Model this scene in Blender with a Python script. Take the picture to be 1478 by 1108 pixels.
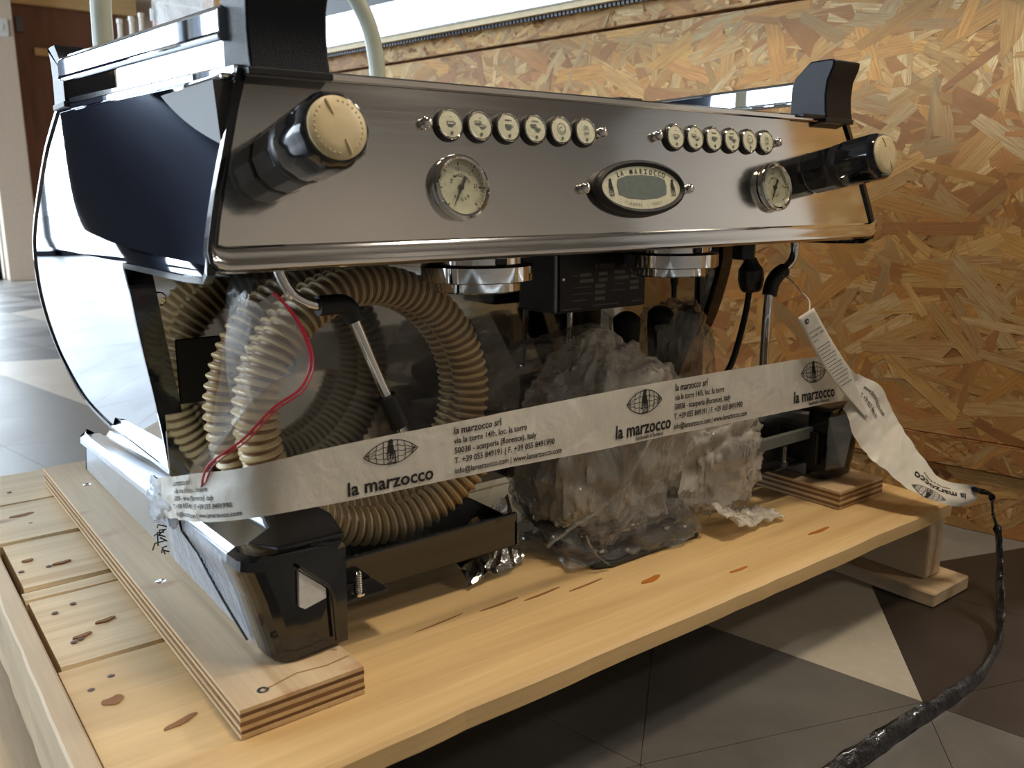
import bpy, bmesh, math, random
from mathutils import Vector, Matrix, noise
random.seed(7)
PI = math.pi
scn = bpy.context.scene
C = scn.collection
for o in list(bpy.data.objects): bpy.data.objects.remove(o)

# ------------------------------------------------------------------ camera
cd = bpy.data.cameras.new('camera'); cam = bpy.data.objects.new('camera', cd); C.objects.link(cam)
yaw, pit, rol = -0.6534, -0.2094, -0.0043
F = Vector((-math.sin(yaw)*math.cos(pit), math.cos(yaw)*math.cos(pit), math.sin(pit)))
R0 = Vector((math.cos(yaw), math.sin(yaw), 0)); U0 = R0.cross(F)
Rr = R0*math.cos(rol)+U0*math.sin(rol); Ur = U0*math.cos(rol)-R0*math.sin(rol)
M = Matrix((Rr, Ur, -F)).transposed().to_4x4(); M.translation = Vector((-0.2181, -0.6522, 0.5334))
cam.matrix_world = M
cd.sensor_width = 36; cd.lens = 1260.3/1478*36; cd.clip_start = 0.01; cd.clip_end = 200
cd.dof.use_dof = True; cd.dof.focus_distance = 0.95; cd.dof.aperture_fstop = 9.0
scn.camera = cam
# ------------------------------------------------------------------ world, lights, exposure
w = bpy.data.worlds.new('daylight'); scn.world = w; w.use_nodes = True
w.node_tree.nodes['Background'].inputs[0].default_value = (0.76, 0.88, 1.0, 1)
w.node_tree.nodes['Background'].inputs[1].default_value = 8.5
def area(name, loc, target, sx, sy, power, col, portal=False):
    l = bpy.data.lights.new(name, 'AREA'); l.shape = 'RECTANGLE'; l.size = sx; l.size_y = sy
    l.energy = power; l.color = col
    o = bpy.data.objects.new(name, l); C.objects.link(o); o.location = loc
    o.rotation_euler = (Vector(target)-Vector(loc)).to_track_quat('-Z', 'Y').to_euler()
    if portal: l.cycles.is_portal = True
    return o
area('window_portal', (-1.67, 6.28, 1.4), (-1.67, 0, 1.4), 4.6, 2.7, 1, (1, 1, 1), True)
area('window_portal', (-3.98, 3.6, 1.4), (0, 3.6, 1.4), 5.3, 2.7, 1, (1, 1, 1), True)
area('ceiling_and_fill_light', (0.42, -0.52, 2.74), (0.75, -0.1, 0.2), 0.35, 0.35, 29, (1, 0.84, 0.64))
area('ceiling_and_fill_light', (2.4, -2.7, 2.74), (2.4, -2.7, 0), 0.35, 0.35, 24, (1, 0.90, 0.78))  # added fill, no known source: lifts the front wall mirrored in the panel
area('ceiling_and_fill_light', (3.3, -1.0, 2.74), (3.3, -1.0, 0), 0.35, 0.35, 62, (1, 0.93, 0.84))  # added fill as well, brightens the white right wall for the panel reflection
scn.view_settings.view_transform = 'Standard'; scn.view_settings.look = 'None'
scn.view_settings.gamma = 1; scn.view_settings.use_curve_mapping = False
scn.view_settings.exposure = 0.0

# ------------------------------------------------------------------ materials
def srgb(r, g, b):
    f = lambda c: (c/255/12.92) if c/255 <= 0.04045 else ((c/255+0.055)/1.055)**2.4
    return (f(r), f(g), f(b), 1)
MATS = {}
class NT:
    def __init__(s, name):
        s.m = bpy.data.materials.new(name); s.m.use_nodes = True
        s.t = s.m.node_tree; s.b = s.t.nodes['Principled BSDF']; s.out = s.t.nodes['Material Output']
    def n(s, typ, **kw):
        nd = s.t.nodes.new(typ)
        for k, v in kw.items():
            if k.startswith('i_'):
                key = k[2:]; key = int(key) if key.isdigit() else key.replace('_', ' ')
                nd.inputs[key].default_value = v
            else: setattr(nd, k, v)
        return nd
    def l(s, a, b): s.t.links.new(a, b)
    def coord(s, scale=(1, 1, 1), kind='Object', rot=(0, 0, 0)):
        tc = s.n('ShaderNodeTexCoord'); mp = s.n('ShaderNodeMapping'); s.l(tc.outputs[kind], mp.inputs[0])
        mp.inputs['Scale'].default_value = scale; mp.inputs['Rotation'].default_value = rot
        return mp.outputs[0]
    def noise(s, vec, scale=5, detail=4, rough=0.5, dist=0):
        nd = s.n('ShaderNodeTexNoise'); s.l(vec, nd.inputs['Vector'])
        nd.inputs['Scale'].default_value = scale; nd.inputs['Detail'].default_value = detail
        nd.inputs['Roughness'].default_value = rough; nd.inputs['Distortion'].default_value = dist
        return nd.outputs['Fac']
    def ramp(s, fac, stops):
        nd = s.n('ShaderNodeValToRGB'); s.l(fac, nd.inputs[0]); e = nd.color_ramp.elements
        e[0].position, e[0].color = stops[0]; e[1].position, e[1].color = stops[-1]
        for p, c in stops[1:-1]:
            x = e.new(p); x.color = c
        return nd.outputs[0]
    def mix(s, fac, a, b, mode='MIX'):
        nd = s.n('ShaderNodeMix', data_type='RGBA', blend_type=mode)
        for i, v in ((0, fac), (6, a), (7, b)):
            if hasattr(v, 'is_linked'): s.l(v, nd.inputs[i])
            else: nd.inputs[i].default_value = v
        return nd.outputs[2]
    def bump(s, h, strength=0.3, dist=0.001, target=None):
        nd = s.n('ShaderNodeBump'); nd.inputs['Strength'].default_value = strength
        nd.inputs['Distance'].default_value = dist; s.l(h, nd.inputs['Height'])
        s.l(nd.outputs[0], (target or s.b).inputs['Normal']); return nd
    def set(s, **kw):
        for k, v in kw.items():
            inp = s.b.inputs[k.replace('_', ' ')]
            if hasattr(v, 'is_linked'): s.l(v, inp)
            else: inp.default_value = v
def simple(name, col, rough=0.5, metal=0, bump=0, bscale=200, var=0.08, **kw):
    t = NT(name); v = t.coord()
    nz = t.noise(v, bscale, 3)
    dark = tuple(c*(1-var) for c in col[:3])+(1,); lite = tuple(min(1, c*(1+var)) for c in col[:3])+(1,)
    t.set(Base_Color=t.ramp(nz, [(0.3, dark), (0.7, lite)]), Roughness=rough, Metallic=metal)
    for k, x in kw.items(): t.set(**{k: x})
    if bump: t.bump(nz, bump, 0.0006)
    MATS[name] = t.m; return t.m
def steel(name, col, rough, sc=(3, 400, 400), var=0.03, b=0.04):
    t = NT(name); v = t.coord(sc); nz = t.noise(v, 1, 4)
    v2 = t.coord(); sm = t.noise(v2, 9, 3)
    t.set(Base_Color=t.ramp(sm, [(0.3, tuple(c*(1-var) for c in col[:3])+(1,)), (0.7, col)]), Metallic=1.0)
    mr = t.n('ShaderNodeMapRange'); t.l(nz, mr.inputs[0]); mr.inputs[3].default_value = rough*0.7; mr.inputs[4].default_value = rough*1.4
    t.l(mr.outputs[0], t.b.inputs['Roughness'])
    if b: t.bump(nz, b, 0.0002)
    MATS[name] = t.m; return t.m
steel_panel = steel('satin_steel', (0.80, 0.77, 0.73, 1), 0.10)
mirror = steel('mirror_steel', (0.80, 0.86, 0.95, 1), 0.02, (1, 1, 1), 0.01, 0)
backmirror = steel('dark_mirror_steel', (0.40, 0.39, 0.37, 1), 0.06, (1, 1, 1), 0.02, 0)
chrome = steel('chrome', (0.82, 0.80, 0.77, 1), 0.05, (1, 1, 1), 0.02, 0)
footsteel = steel('foot_steel', (0.70, 0.76, 0.84, 1), 0.30, (400, 3, 400))
cream = simple('cream_plastic', srgb(222, 203, 160), 0.42, bscale=60)
black = simple('gloss_black_plastic', (0.006, 0.007, 0.009, 1), 0.12, bscale=30, Coat_Weight=0.6, Coat_Roughness=0.05)
blackm = simple('black_painted_metal', (0.009, 0.009, 0.010, 1), 0.38, bscale=400, bump=0.15)
textured = simple('textured_black', (0.006, 0.008, 0.012, 1), 0.28, bscale=900, bump=0.5, Specular_IOR_Level=0.22)
rubber = simple('black_rubber', (0.006, 0.006, 0.006, 1), 0.55)
ink = simple('black_ink', (0.008, 0.008, 0.009, 1), 0.6)
greyink = simple('grey_ink', (0.10, 0.12, 0.11, 1), 0.6)
dial_m = simple('dial_face', srgb(214, 212, 184), 0.5)
lcd = simple('lcd_screen', srgb(112, 122, 118), 0.25)
whitem = simple('white_plastic', srgb(215, 218, 218), 0.5)
greybar = simple('grey_plastic_bar', srgb(96, 102, 100), 0.5)
silver_ink = simple('silver_ink', srgb(120, 118, 112), 0.5)
plate_black = simple('engraved_black_plate', (0.01, 0.01, 0.011, 1), 0.45)
paint_cream = simple('pale_green_paint', srgb(172, 178, 164), 0.35, bscale=20)
counter_dark = simple('dark_navy_metal', (0.012, 0.015, 0.024, 1), 0.3)
iron = simple('cast_grey_iron', (0.05, 0.052, 0.055, 1), 0.45, metal=0.6, bump=0.5, bscale=300)
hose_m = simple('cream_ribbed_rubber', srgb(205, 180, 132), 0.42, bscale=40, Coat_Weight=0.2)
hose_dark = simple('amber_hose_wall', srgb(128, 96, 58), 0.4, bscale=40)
red_m = simple('red_zip_plastic', srgb(205, 40, 70), 0.35)
burlap_t = NT('burlap')
_v = burlap_t.coord((260, 260, 260)); _wv = burlap_t.n('ShaderNodeTexWave'); burlap_t.l(_v, _wv.inputs[0]); _wv.inputs['Distortion'].default_value = 2
burlap_t.set(Base_Color=burlap_t.ramp(_wv.outputs['Fac'], [(0.2, srgb(165, 130, 88)), (0.8, srgb(205, 172, 122))]), Roughness=0.9)
burlap_t.bump(_wv.outputs['Fac'], 0.5, 0.001); burlap = burlap_t.m
green_ink = simple('green_ink', srgb(60, 130, 90), 0.8)
wall_paint = simple('warm_beige_plaster', srgb(200, 184, 166), 0.85, bump=0.1, bscale=80)
dim_paint = simple('taupe_plaster', srgb(150, 142, 132), 0.85, bump=0.1, bscale=80)
ceil_paint = simple('grey_ceiling_paint', srgb(130, 124, 116), 0.9)
pave_m = simple('pale_concrete', srgb(200, 200, 198), 0.8, bscale=12)
coat_m = simple('dark_cloth', (0.012, 0.020, 0.048, 1), 0.8, bscale=200, bump=0.3)
skin_m = simple('skin', srgb(190, 140, 115), 0.5, bscale=30)
hair_m = simple('dark_hair', (0.01, 0.008, 0.006, 1), 0.6)
carred = simple('red_wall_paint', srgb(170, 60, 45), 0.6)
glass_t = NT('clear_glass'); glass_t.set(Base_Color=(0.95, 0.97, 0.97, 1), Roughness=0.02, Transmission_Weight=1.0, IOR=1.45); glass = glass_t.m
amber_t = NT('amber_liquid'); amber_t.set(Base_Color=srgb(205, 90, 40), Roughness=0.1, Transmission_Weight=0.3); amber = amber_t.m
lamp_t = NT('lamp_diffuser'); lamp_t.set(Base_Color=(1, 0.9, 0.75, 1), Emission_Color=(1, 0.80, 0.55, 1), Emission_Strength=9.0); lampm = lamp_t.m

def wood(name, axis, base, dark, knot, gscale=1.0, knots=True, rough=0.6, red=False):
    t = NT(name)
    tc = t.n('ShaderNodeTexCoord'); oi = t.n('ShaderNodeObjectInfo')
    add = t.n('ShaderNodeVectorMath', operation='ADD'); sc = t.n('ShaderNodeVectorMath', operation='SCALE')
    cmb = t.n('ShaderNodeCombineXYZ')
    for i in range(3): t.l(oi.outputs['Random'], cmb.inputs[i])
    t.l(cmb.outputs[0], sc.inputs[0]); sc.inputs['Scale'].default_value = 9.0
    t.l(tc.outputs['Object'], add.inputs[0]); t.l(sc.outputs[0], add.inputs[1])
    def mp(s):
        m = t.n('ShaderNodeMapping'); t.l(add.outputs[0], m.inputs[0]); m.inputs['Scale'].default_value = s; return m.outputs[0]
    long, cross = 1.6*gscale, 26*gscale
    s = [cross]*3; s[axis] = long
    warp = t.noise(mp(tuple(s)), 1.0, 5, 0.55, 1.2)
    s2 = [cross*9]*3; s2[axis] = long*5
    fine = t.noise(mp(tuple(s2)), 1.0, 3, 0.6)
    col = t.ramp(warp, [(0.30, dark), (0.48, base), (0.62, tuple(min(1, c*1.12) for c in base[:3])+(1,)), (0.80, base)])
    col = t.mix(t.ramp(fine, [(0.35, (0.35, 0.35, 0.35, 1)), (0.7, (0, 0, 0, 1))]), col, dark)
    blot = t.noise(mp((3, 3, 3)), 1.0, 3)
    col = t.mix(t.ramp(blot, [(0.45, (0, 0, 0, 1)), (0.75, (0.45, 0.45, 0.45, 1))]), col, tuple(c*0.82 for c in base[:3])+(1,))
    if red:
        rb = t.noise(mp((14, 30, 14)), 1.0, 4)
        col = t.mix(t.ramp(rb, [(0.60, (0, 0, 0, 1)), (0.75, (0.5, 0.5, 0.5, 1))]), col, srgb(176, 110, 72))
    if knots:
        vs = [13.0, 13.0, 13.0]; vs[axis] = 5.0
        vo = t.n('ShaderNodeTexVoronoi'); t.l(mp(tuple(vs)), vo.inputs['Vector']); vo.inputs['Scale'].default_value = 1.0
        vo.inputs['Randomness'].default_value = 1.0
        # only some of the cells carry a knot
        sep = t.n('ShaderNodeSeparateColor'); t.l(vo.outputs['Color'], sep.inputs[0])
        sel = t.n('ShaderNodeMath', operation='GREATER_THAN'); t.l(sep.outputs[0], sel.inputs[0]); sel.inputs[1].default_value = 0.45
        kn = t.ramp(vo.outputs['Distance'], [(0.0, (1, 1, 1, 1)), (0.09, (0.9, 0.9, 0.9, 1)), (0.17, (0, 0, 0, 1))])
        mu = t.n('ShaderNodeMath', operation='MULTIPLY'); t.l(kn, mu.inputs[0]); t.l(sel.outputs[0], mu.inputs[1])
        col = t.mix(mu.outputs[0], col, knot)
    t.set(Base_Color=col, Roughness=rough)
    t.bump(fine, 0.25, 0.0005)
    return t.m
pine_x = wood('pale_pine_grain_across', 0, srgb(230, 206, 164), srgb(206, 172, 124), srgb(140, 92, 52))
pine_plain = wood('clear_pine_grain', 0, srgb(222, 190, 136), srgb(204, 164, 108), srgb(176, 120, 56), 0.8, knots=False)
pine_y = wood('weathered_pine_grain', 1, srgb(205, 182, 148), srgb(172, 148, 116), srgb(150, 110, 70), knots=False)
ply_top = wood('birch_ply_face', 1, srgb(214, 188, 150), srgb(182, 150, 112), srgb(150, 100, 60), 0.7, knots=False, red=True)
ply_lite = wood('ply_layer_light', 1, srgb(205, 176, 132), srgb(180, 148, 104), srgb(150, 100, 60), 1.0, knots=False)
ply_dark = wood('ply_layer_dark', 0, srgb(128, 92, 56), srgb(96, 66, 38), srgb(90, 60, 30), 2.0, knots=False)
brown_wood = wood('dark_brown_board', 2, srgb(128, 84, 62), srgb(92, 58, 44), srgb(60, 36, 30), 0.5, knots=False)

# OSB strand material: colour from the strand, grain from its own uv
t = NT('osb_strand')
at = t.n('ShaderNodeAttribute', attribute_name='Col')
uv = t.n('ShaderNodeUVMap'); mpg = t.n('ShaderNodeMapping'); t.l(uv.outputs[0], mpg.inputs[0]); mpg.inputs['Scale'].default_value = (18, 520, 1)
g = t.noise(mpg.outputs[0], 1, 4, 0.6, 0.6)
mpl = t.n('ShaderNodeMapping'); t.l(uv.outputs[0], mpl.inputs[0]); mpl.inputs['Scale'].default_value = (30, 60, 1)
g2 = t.noise(mpl.outputs[0], 1, 3)
col = t.mix(t.ramp(g, [(0.32, (0.75, 0.75, 0.75, 1)), (0.58, (0, 0, 0, 1))]), at.outputs['Color'], srgb(160, 110, 62))
col = t.mix(t.ramp(g2, [(0.42, (0, 0, 0, 1)), (0.75, (0.5, 0.5, 0.5, 1))]), col, srgb(190, 136, 82))
t.set(Base_Color=col, Roughness=0.55); t.bump(g, 0.5, 0.0008); osb_strand = t.m
t = NT('osb_base'); v = t.coord((40, 40, 90)); g = t.noise(v, 1, 5)
t.set(Base_Color=t.ramp(g, [(0.35, srgb(120, 74, 38)), (0.65, srgb(186, 136, 80))]), Roughness=0.7); t.bump(g, 0.6, 0.002); osb_base = t.m

def stone(name, a, b, rough):
    a = tuple(q*.82 for q in a[:3])+(1,); b = tuple(q*.82 for q in b[:3])+(1,)
    t = NT(name); v = t.coord((1, 1, 1)); g = t.noise(v, 5, 8, 0.65, 0.4); g2 = t.noise(v, 60, 4, 0.6)
    c = t.ramp(g, [(0.3, a), (0.7, b)])
    c = t.mix(t.ramp(g2, [(0.5, (0, 0, 0, 1)), (0.8, (0.25, 0.25, 0.25, 1))]), c, tuple(x*1.4 for x in b[:3])+(1,))
    mr = t.n('ShaderNodeMapRange'); t.l(g, mr.inputs[0]); mr.inputs[3].default_value = rough*0.75; mr.inputs[4].default_value = rough*1.2
    t.set(Base_Color=c, Roughness=mr.outputs[0], Specular_IOR_Level=0.7); t.bump(g2, 0.12, 0.0006); return t.m
tile_mats = {'grey': stone('grey_stone_tile', srgb(84, 82, 78), srgb(108, 105, 100), 0.42),
             'light': stone('light_stone_tile', srgb(176, 168, 152), srgb(198, 190, 174), 0.42),
             'brown': stone('dark_brown_stone_tile', srgb(46, 38, 33), srgb(58, 48, 42), 0.42),
             'mid': stone('mid_grey_stone_tile', srgb(120, 118, 114), srgb(146, 143, 138), 0.42)}

def film(name, alpha, haze, rough, wr_scale, wr, bubble=0, tint=(0.9, 0.9, 0.88, 1), ior=1.4, gcol=1.0):
    """thin plastic sheet: see-through, a little milky, shiny and creased"""
    t = NT(name); T = t.t; T.nodes.remove(t.b)
    tr = t.n('ShaderNodeBsdfTransparent'); tr.inputs[0].default_value = (0.96, 0.96, 0.95, 1)
    df = t.n('ShaderNodeBsdfDiffuse'); df.inputs[0].default_value = tint
    gl = t.n('ShaderNodeBsdfGlossy'); gl.inputs['Roughness'].default_value = rough; gl.inputs[0].default_value = (gcol, gcol, gcol, 1)
    v = t.coord(); nz = t.noise(v, wr_scale, 5, 0.6, 0.8)
    h = nz
    if bubble:
        vo = t.n('ShaderNodeTexVoronoi', feature='SMOOTH_F1'); t.l(v, vo.inputs['Vector']); vo.inputs['Scale'].default_value = bubble
        ad = t.n('ShaderNodeMath', operation='MULTIPLY_ADD'); t.l(vo.outputs['Distance'], ad.inputs[0]); ad.inputs[1].default_value = -0.5; t.l(nz, ad.inputs[2]); h = ad.outputs[0]
    bp = t.n('ShaderNodeBump'); bp.inputs['Strength'].default_value = wr; bp.inputs['Distance'].default_value = 0.01
    t.l(h, bp.inputs['Height']); t.l(bp.outputs[0], gl.inputs['Normal'])
    m1 = t.n('ShaderNodeMixShader'); t.l(tr.outputs[0], m1.inputs[1]); t.l(df.outputs[0], m1.inputs[2])
    if haze:
        hz = t.ramp(t.noise(v, wr_scale*0.5, 4), [(0.3, (alpha*0.45,)*3+(1,)), (0.7, (min(1, alpha*1.5),)*3+(1,))]); t.l(hz, m1.inputs[0])
    else: m1.inputs[0].default_value = alpha
    fr = t.n('ShaderNodeFresnel'); ge = t.n('ShaderNodeNewGeometry'); mi = t.n('ShaderNodeMath', operation='MULTIPLY_ADD')
    t.l(ge.outputs['Backfacing'], mi.inputs[0]); mi.inputs[1].default_value = 1/ior-ior; mi.inputs[2].default_value = ior; t.l(mi.outputs[0], fr.inputs[0]); t.l(bp.outputs[0], fr.inputs['Normal'])
    m2 = t.n('ShaderNodeMixShader'); t.l(fr.outputs[0], m2.inputs[0]); t.l(m1.outputs[0], m2.inputs[1]); t.l(gl.outputs[0], m2.inputs[2])
    t.l(m2.outputs[0], t.out.inputs[0]); return t.m
bag_film = film('clear_bag_film', 0.05, True, 0.10, 9, 0.35, ior=1.22)
wrap_film = film('bubble_wrap_film', 0.36, True, 0.09, 34, 1.0, 125, (0.60, 0.57, 0.52, 1), 1.62)
wrap_dark = film('grey_wrap_film', 0.22, True, 0.10, 30, 1.0, 0, (0.34, 0.33, 0.31, 1), 1.6)
wrap_milky = film('milky_wrap_film', 0.55, True, 0.10, 30, 0.8, 125, (0.74, 0.70, 0.63, 1), 1.6)
flap_film = film('soft_bag_film', 0.12, True, 0.16, 14, 0.5, ior=1.10, gcol=.42)
lens_film = film('clear_lens', 0.01, False, 0.03, 3, 0.0)
clear_tape = film('clear_tape_film', 0.45, False, 0.15, 40, 0.4, 0, (0.74, 0.79, 0.88, 1), 1.12, .6)
zip_film = film('frosted_zip_film', 0.30, False, 0.15, 30, 0.3)
# printed white plastic tape
t = NT('white_tape_plastic'); v = t.coord(); nz = t.noise(v, 26, 4, 0.55, 0.5)
t.set(Base_Color=t.ramp(nz, [(0.3, srgb(212, 207, 196)), (0.7, srgb(226, 222, 212))]), Roughness=0.42, Subsurface_Weight=0.0)
t.bump(nz, 0.5, 0.004); tape_m = t.m
strap_t = NT('black_strap_film'); v = strap_t.coord((60, 60, 14)); nz = strap_t.noise(v, 1, 5, 0.6, 0.8)
strap_t.set(Base_Color=(0.006, 0.006, 0.007, 1), Roughness=0.22, Coat_Weight=0.15, Specular_IOR_Level=0.35); strap_t.bump(nz, 1.0, 0.006); strap_m = strap_t.m
foil_t = NT('silver_foil'); v = foil_t.coord(); nz = foil_t.noise(v, 45, 4, 0.6, 1.0)
foil_t.set(Base_Color=(0.85, 0.84, 0.82, 1), Metallic=1.0, Roughness=0.16); foil_t.bump(nz, 0.5, 0.004); foil_m = foil_t.m

# ------------------------------------------------------------------ mesh helpers
class MB:
    def __init__(s): s.v = []; s.f = []; s.sm = []
    def add(s, vs, fs, smooth=False):
        k = len(s.v); s.v += [tuple(p) for p in vs]; s.f += [tuple(i+k for i in f) for f in fs]; s.sm += [smooth]*len(fs); return s
    def box(s, a, b):
        x0, y0, z0 = a; x1, y1, z1 = b
        return s.add([(x0, y0, z0), (x1, y0, z0), (x1, y1, z0), (x0, y1, z0), (x0, y0, z1), (x1, y0, z1), (x1, y1, z1), (x0, y1, z1)],
              [(0, 3, 2, 1), (4, 5, 6, 7), (0, 1, 5, 4), (1, 2, 6, 5), (2, 3, 7, 6), (3, 0, 4, 7)])
    def prism(s, pts, f0, f1, smooth=False):
        """outline pts (2D) mapped by f0 and f1 to the two end faces"""
        n = len(pts); vs = [f0(*p) for p in pts]+[f1(*p) for p in pts]
        s.add(vs, [tuple(range(n))[::-1], tuple(range(n, 2*n))])
        k = len(s.v)-2*n
        for i in range(n):
            j = (i+1) % n; s.f.append((k+i, k+j, k+n+j, k+n+i)); s.sm.append(smooth)
        return s
    def loft(s, rings, cap=True, smooth=True, closed=True):
        n = len(rings[0]); k = len(s.v)
        for r in rings: s.v += [tuple(p) for p in r]
        for a in range(len(rings)-1):
            for i in range(n if closed else n-1):
                j = (i+1) % n
                s.f.append((k+a*n+i, k+a*n+j, k+(a+1)*n+j, k+(a+1)*n+i)); s.sm.append(smooth)
        if cap and closed:
            s.f.append(tuple(range(k, k+n))[::-1]); s.sm.append(False)
            e = k+(len(rings)-1)*n; s.f.append(tuple(range(e, e+n))); s.sm.append(False)
        return s
    def lathe(s, prof, o, ax, seg=32, smooth=True, cap=True, ref=None, fac=0):
        ax = Vector(ax).normalized(); o = Vector(o)
        u = ax.cross(Vector(ref) if ref else (Vector((0, 0, 1)) if abs(ax.z) < 0.9 else Vector((1, 0, 0)))).normalized(); v = ax.cross(u)
        rings = []
        for r, h in prof:
            rings.append([o+ax*h+(u*math.cos(2*PI*i/seg)+v*math.sin(2*PI*i/seg))*r for i in range(seg)])
        return s.loft(rings, cap, smooth)
    def tube(s, pts, r, seg=12, cap=True, rfun=None):
        pts = [Vector(p) for p in pts]; rings = []; u = None
        for i, p in enumerate(pts):
            tdir = (pts[min(i+1, len(pts)-1)]-pts[max(i-1, 0)]).normalized()
            if u is None: u = tdir.orthogonal().normalized()
            u = (u-tdir*u.dot(tdir)).normalized(); v = tdir.cross(u)
            rr = rfun(i) if rfun else r
            rings.append([p+(u*math.cos(2*PI*k/seg)+v*math.sin(2*PI*k/seg))*rr for k in range(seg)])
        return s.loft(rings, cap, True)
    def grid(s, nu, nv, fn, smooth=True):
        k = len(s.v)
        for i in range(nu+1):
            for j in range(nv+1): s.v.append(tuple(fn(i/nu, j/nv)))
        for i in range(nu):
            for j in range(nv):
                a = k+i*(nv+1)+j; s.f.append((a, a+nv+1, a+nv+2, a+1)); s.sm.append(smooth)
        return s
def mesh_of(name, mb):
    me = bpy.data.meshes.new(name); me.from_pydata(mb.v, [], mb.f)
    me.polygons.foreach_set('use_smooth', mb.sm); me.update()
    if any(mb.sm): me.set_sharp_from_angle(angle=math.radians(42))
    return me
def obj(name, mb, mat, parent=None, bevel=0, seg=2, thick=0, world=True):
    me = mb if isinstance(mb, bpy.types.Mesh) else mesh_of(name, mb)
    o = bpy.data.objects.new(name, me); C.objects.link(o)
    if not me.materials: me.materials.append(mat)
    if parent:
        o.parent = parent
        if world:
            L = parent.location
            if parent.type == 'EMPTY': o.location = -L
            else: o.location = (0, 0, 0)
    if thick:
        m = o.modifiers.new('solid', 'SOLIDIFY'); m.thickness = thick; m.offset = 0
    if bevel:
        m = o.modifiers.new('bevel', 'BEVEL'); m.width = bevel; m.segments = seg; m.limit_method = 'ANGLE'; m.angle_limit = math.radians(35)
        m.harden_normals = False
    return o
def thing(name, label, cat, loc=(0, 0, 0), group=None):
    o = bpy.data.objects.new(name, None); C.objects.link(o); o.location = loc; o.empty_display_size = 0.05
    o['label'] = label; o['category'] = cat
    if group: o['group'] = group
    return o
def tag(o, label, cat, group=None):
    o['label'] = label; o['category'] = cat
    if group: o['group'] = group
    return o
def struct(o): o['kind'] = 'structure'; return o
def bez(pts, n=8):
    """Catmull-Rom through points"""
    P = [Vector(p) for p in pts]; out = []
    for i in range(len(P)-1):
        a, b, c, d = P[max(i-1, 0)], P[i], P[i+1], P[min(i+2, len(P)-1)]
        for k in range(n):
            u = k/n; out.append(0.5*((2*b)+(c-a)*u+(2*a-5*b+4*c-d)*u*u+(3*b-a-3*c+d)*u**3))
    out.append(P[-1]); return out
def nz3(x, y, z, s): return noise.noise(Vector((x*s, y*s, z*s)))

def text2d(s, size, cond=0.66, weight=0.0, align='LEFT', spacing=1.0):
    cu = bpy.data.curves.new('txt', 'FONT'); cu.body = s; cu.size = size; cu.align_x = align; cu.offset = weight*size
    cu.resolution_u = 2; cu.space_character = spacing
    o = bpy.data.objects.new('txt', cu); C.objects.link(o)
    dg = bpy.context.evaluated_depsgraph_get(); me = bpy.data.meshes.new_from_object(o.evaluated_get(dg))
    vs = [(v.co.x*cond, v.co.y) for v in me.vertices]; fs = [tuple(p.vertices) for p in me.polygons]
    bpy.data.objects.remove(o); bpy.data.curves.remove(cu); bpy.data.meshes.remove(me)
    return vs, fs
def stroke2d(pts, wd):
    vs = []; fs = []
    n = len(pts)
    for i, p in enumerate(pts):
        a = pts[max(i-1, 0)]; b = pts[min(i+1, n-1)]
        dx, dy = b[0]-a[0], b[1]-a[1]; L = math.hypot(dx, dy) or 1
        nx, ny = -dy/L*wd/2, dx/L*wd/2
        vs += [(p[0]+nx, p[1]+ny), (p[0]-nx, p[1]-ny)]
    for i in range(n-1): fs.append((2*i, 2*i+1, 2*i+3, 2*i+2))
    return vs, fs
def place2d(mb, shp, fn, dx=0, dy=0):
    vs, fs = shp; mb.add([fn(x+dx, y+dy) for x, y in vs], fs)

# ================================================================== SETTING
wo = Vector((1.202, -0.072, 0)); wd = Vector((-0.185, 0.983, 0)).normalized(); wn = Vector((0.983, 0.185, 0)).normalized()
def W(s, z, off=0.0): p = wo+wd*s-wn*off; return (p.x, p.y, z)      # off: towards the room
def wbox(mb, s0, s1, z0, z1, o0, o1):
    vs = [W(s0, z0, o0), W(s1, z0, o0), W(s1, z0, o1), W(s0, z0, o1), W(s0, z1, o0), W(s1, z1, o0), W(s1, z1, o1), W(s0, z1, o1)]
    return mb.add(vs, [(0, 1, 2, 3), (7, 6, 5, 4), (0, 4, 5, 1), (1, 5, 6, 2), (2, 6, 7, 3), (3, 7, 4, 0)])
# floor: slab and triangular tiles with thin joints
A0 = Vector((0.65, -0.246, 0)); sd = 0.337
floor = struct(obj('floor', MB().box((-4, -4.2, -0.06), (5, 6.5, -0.004)), simple('dark_grout', srgb(60, 56, 52), 0.8)))
e1 = wd*sd; e2 = (wd*0.5+wn*0.8660)*sd
def tile_tone(i, j, up):
    # (i along the counter, j across); clusters of two and three
    c = A0+e1*i+e2*j+(e1+e2)/3*(1 if up else 2)
    q = c-A0; dn, dd = q.dot(wn), q.dot(wd)
    if 0 <= dn <= .30 and -.05 < dd < .45 and dd > 0.595*dn-0.02: return 'light'
    if dn > 0 and dd < 0.595*dn and dn < 0.42 and dd > -.5: return 'brown'
    if .25 < dn < .75 and -.1 < dd < .30: return 'mid' if dd < 0.40-0.593*dn+0.1 and dn > .42 else 'brown'
    if dn < 0 and dd > -.02: return 'grey'
    if dn < 0: return 'grey' if dn > -.2 and dd > -.3 else 'mid'
    h = int(abs(math.sin(i//2*12.9898+j//2*78.233+(0.7 if up else 0))*43758.5)) % 100
    if dn < .32 and 2.1 < dd < 2.95: return 'light'
    if dn < .3 and .5 < dd < 2.1: return 'mid'
    return 'light' if h < 26 else ('brown' if h < 32 else ('grey' if h < 62 else 'mid'))
tiles_near = []; tile_far = {}
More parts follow.
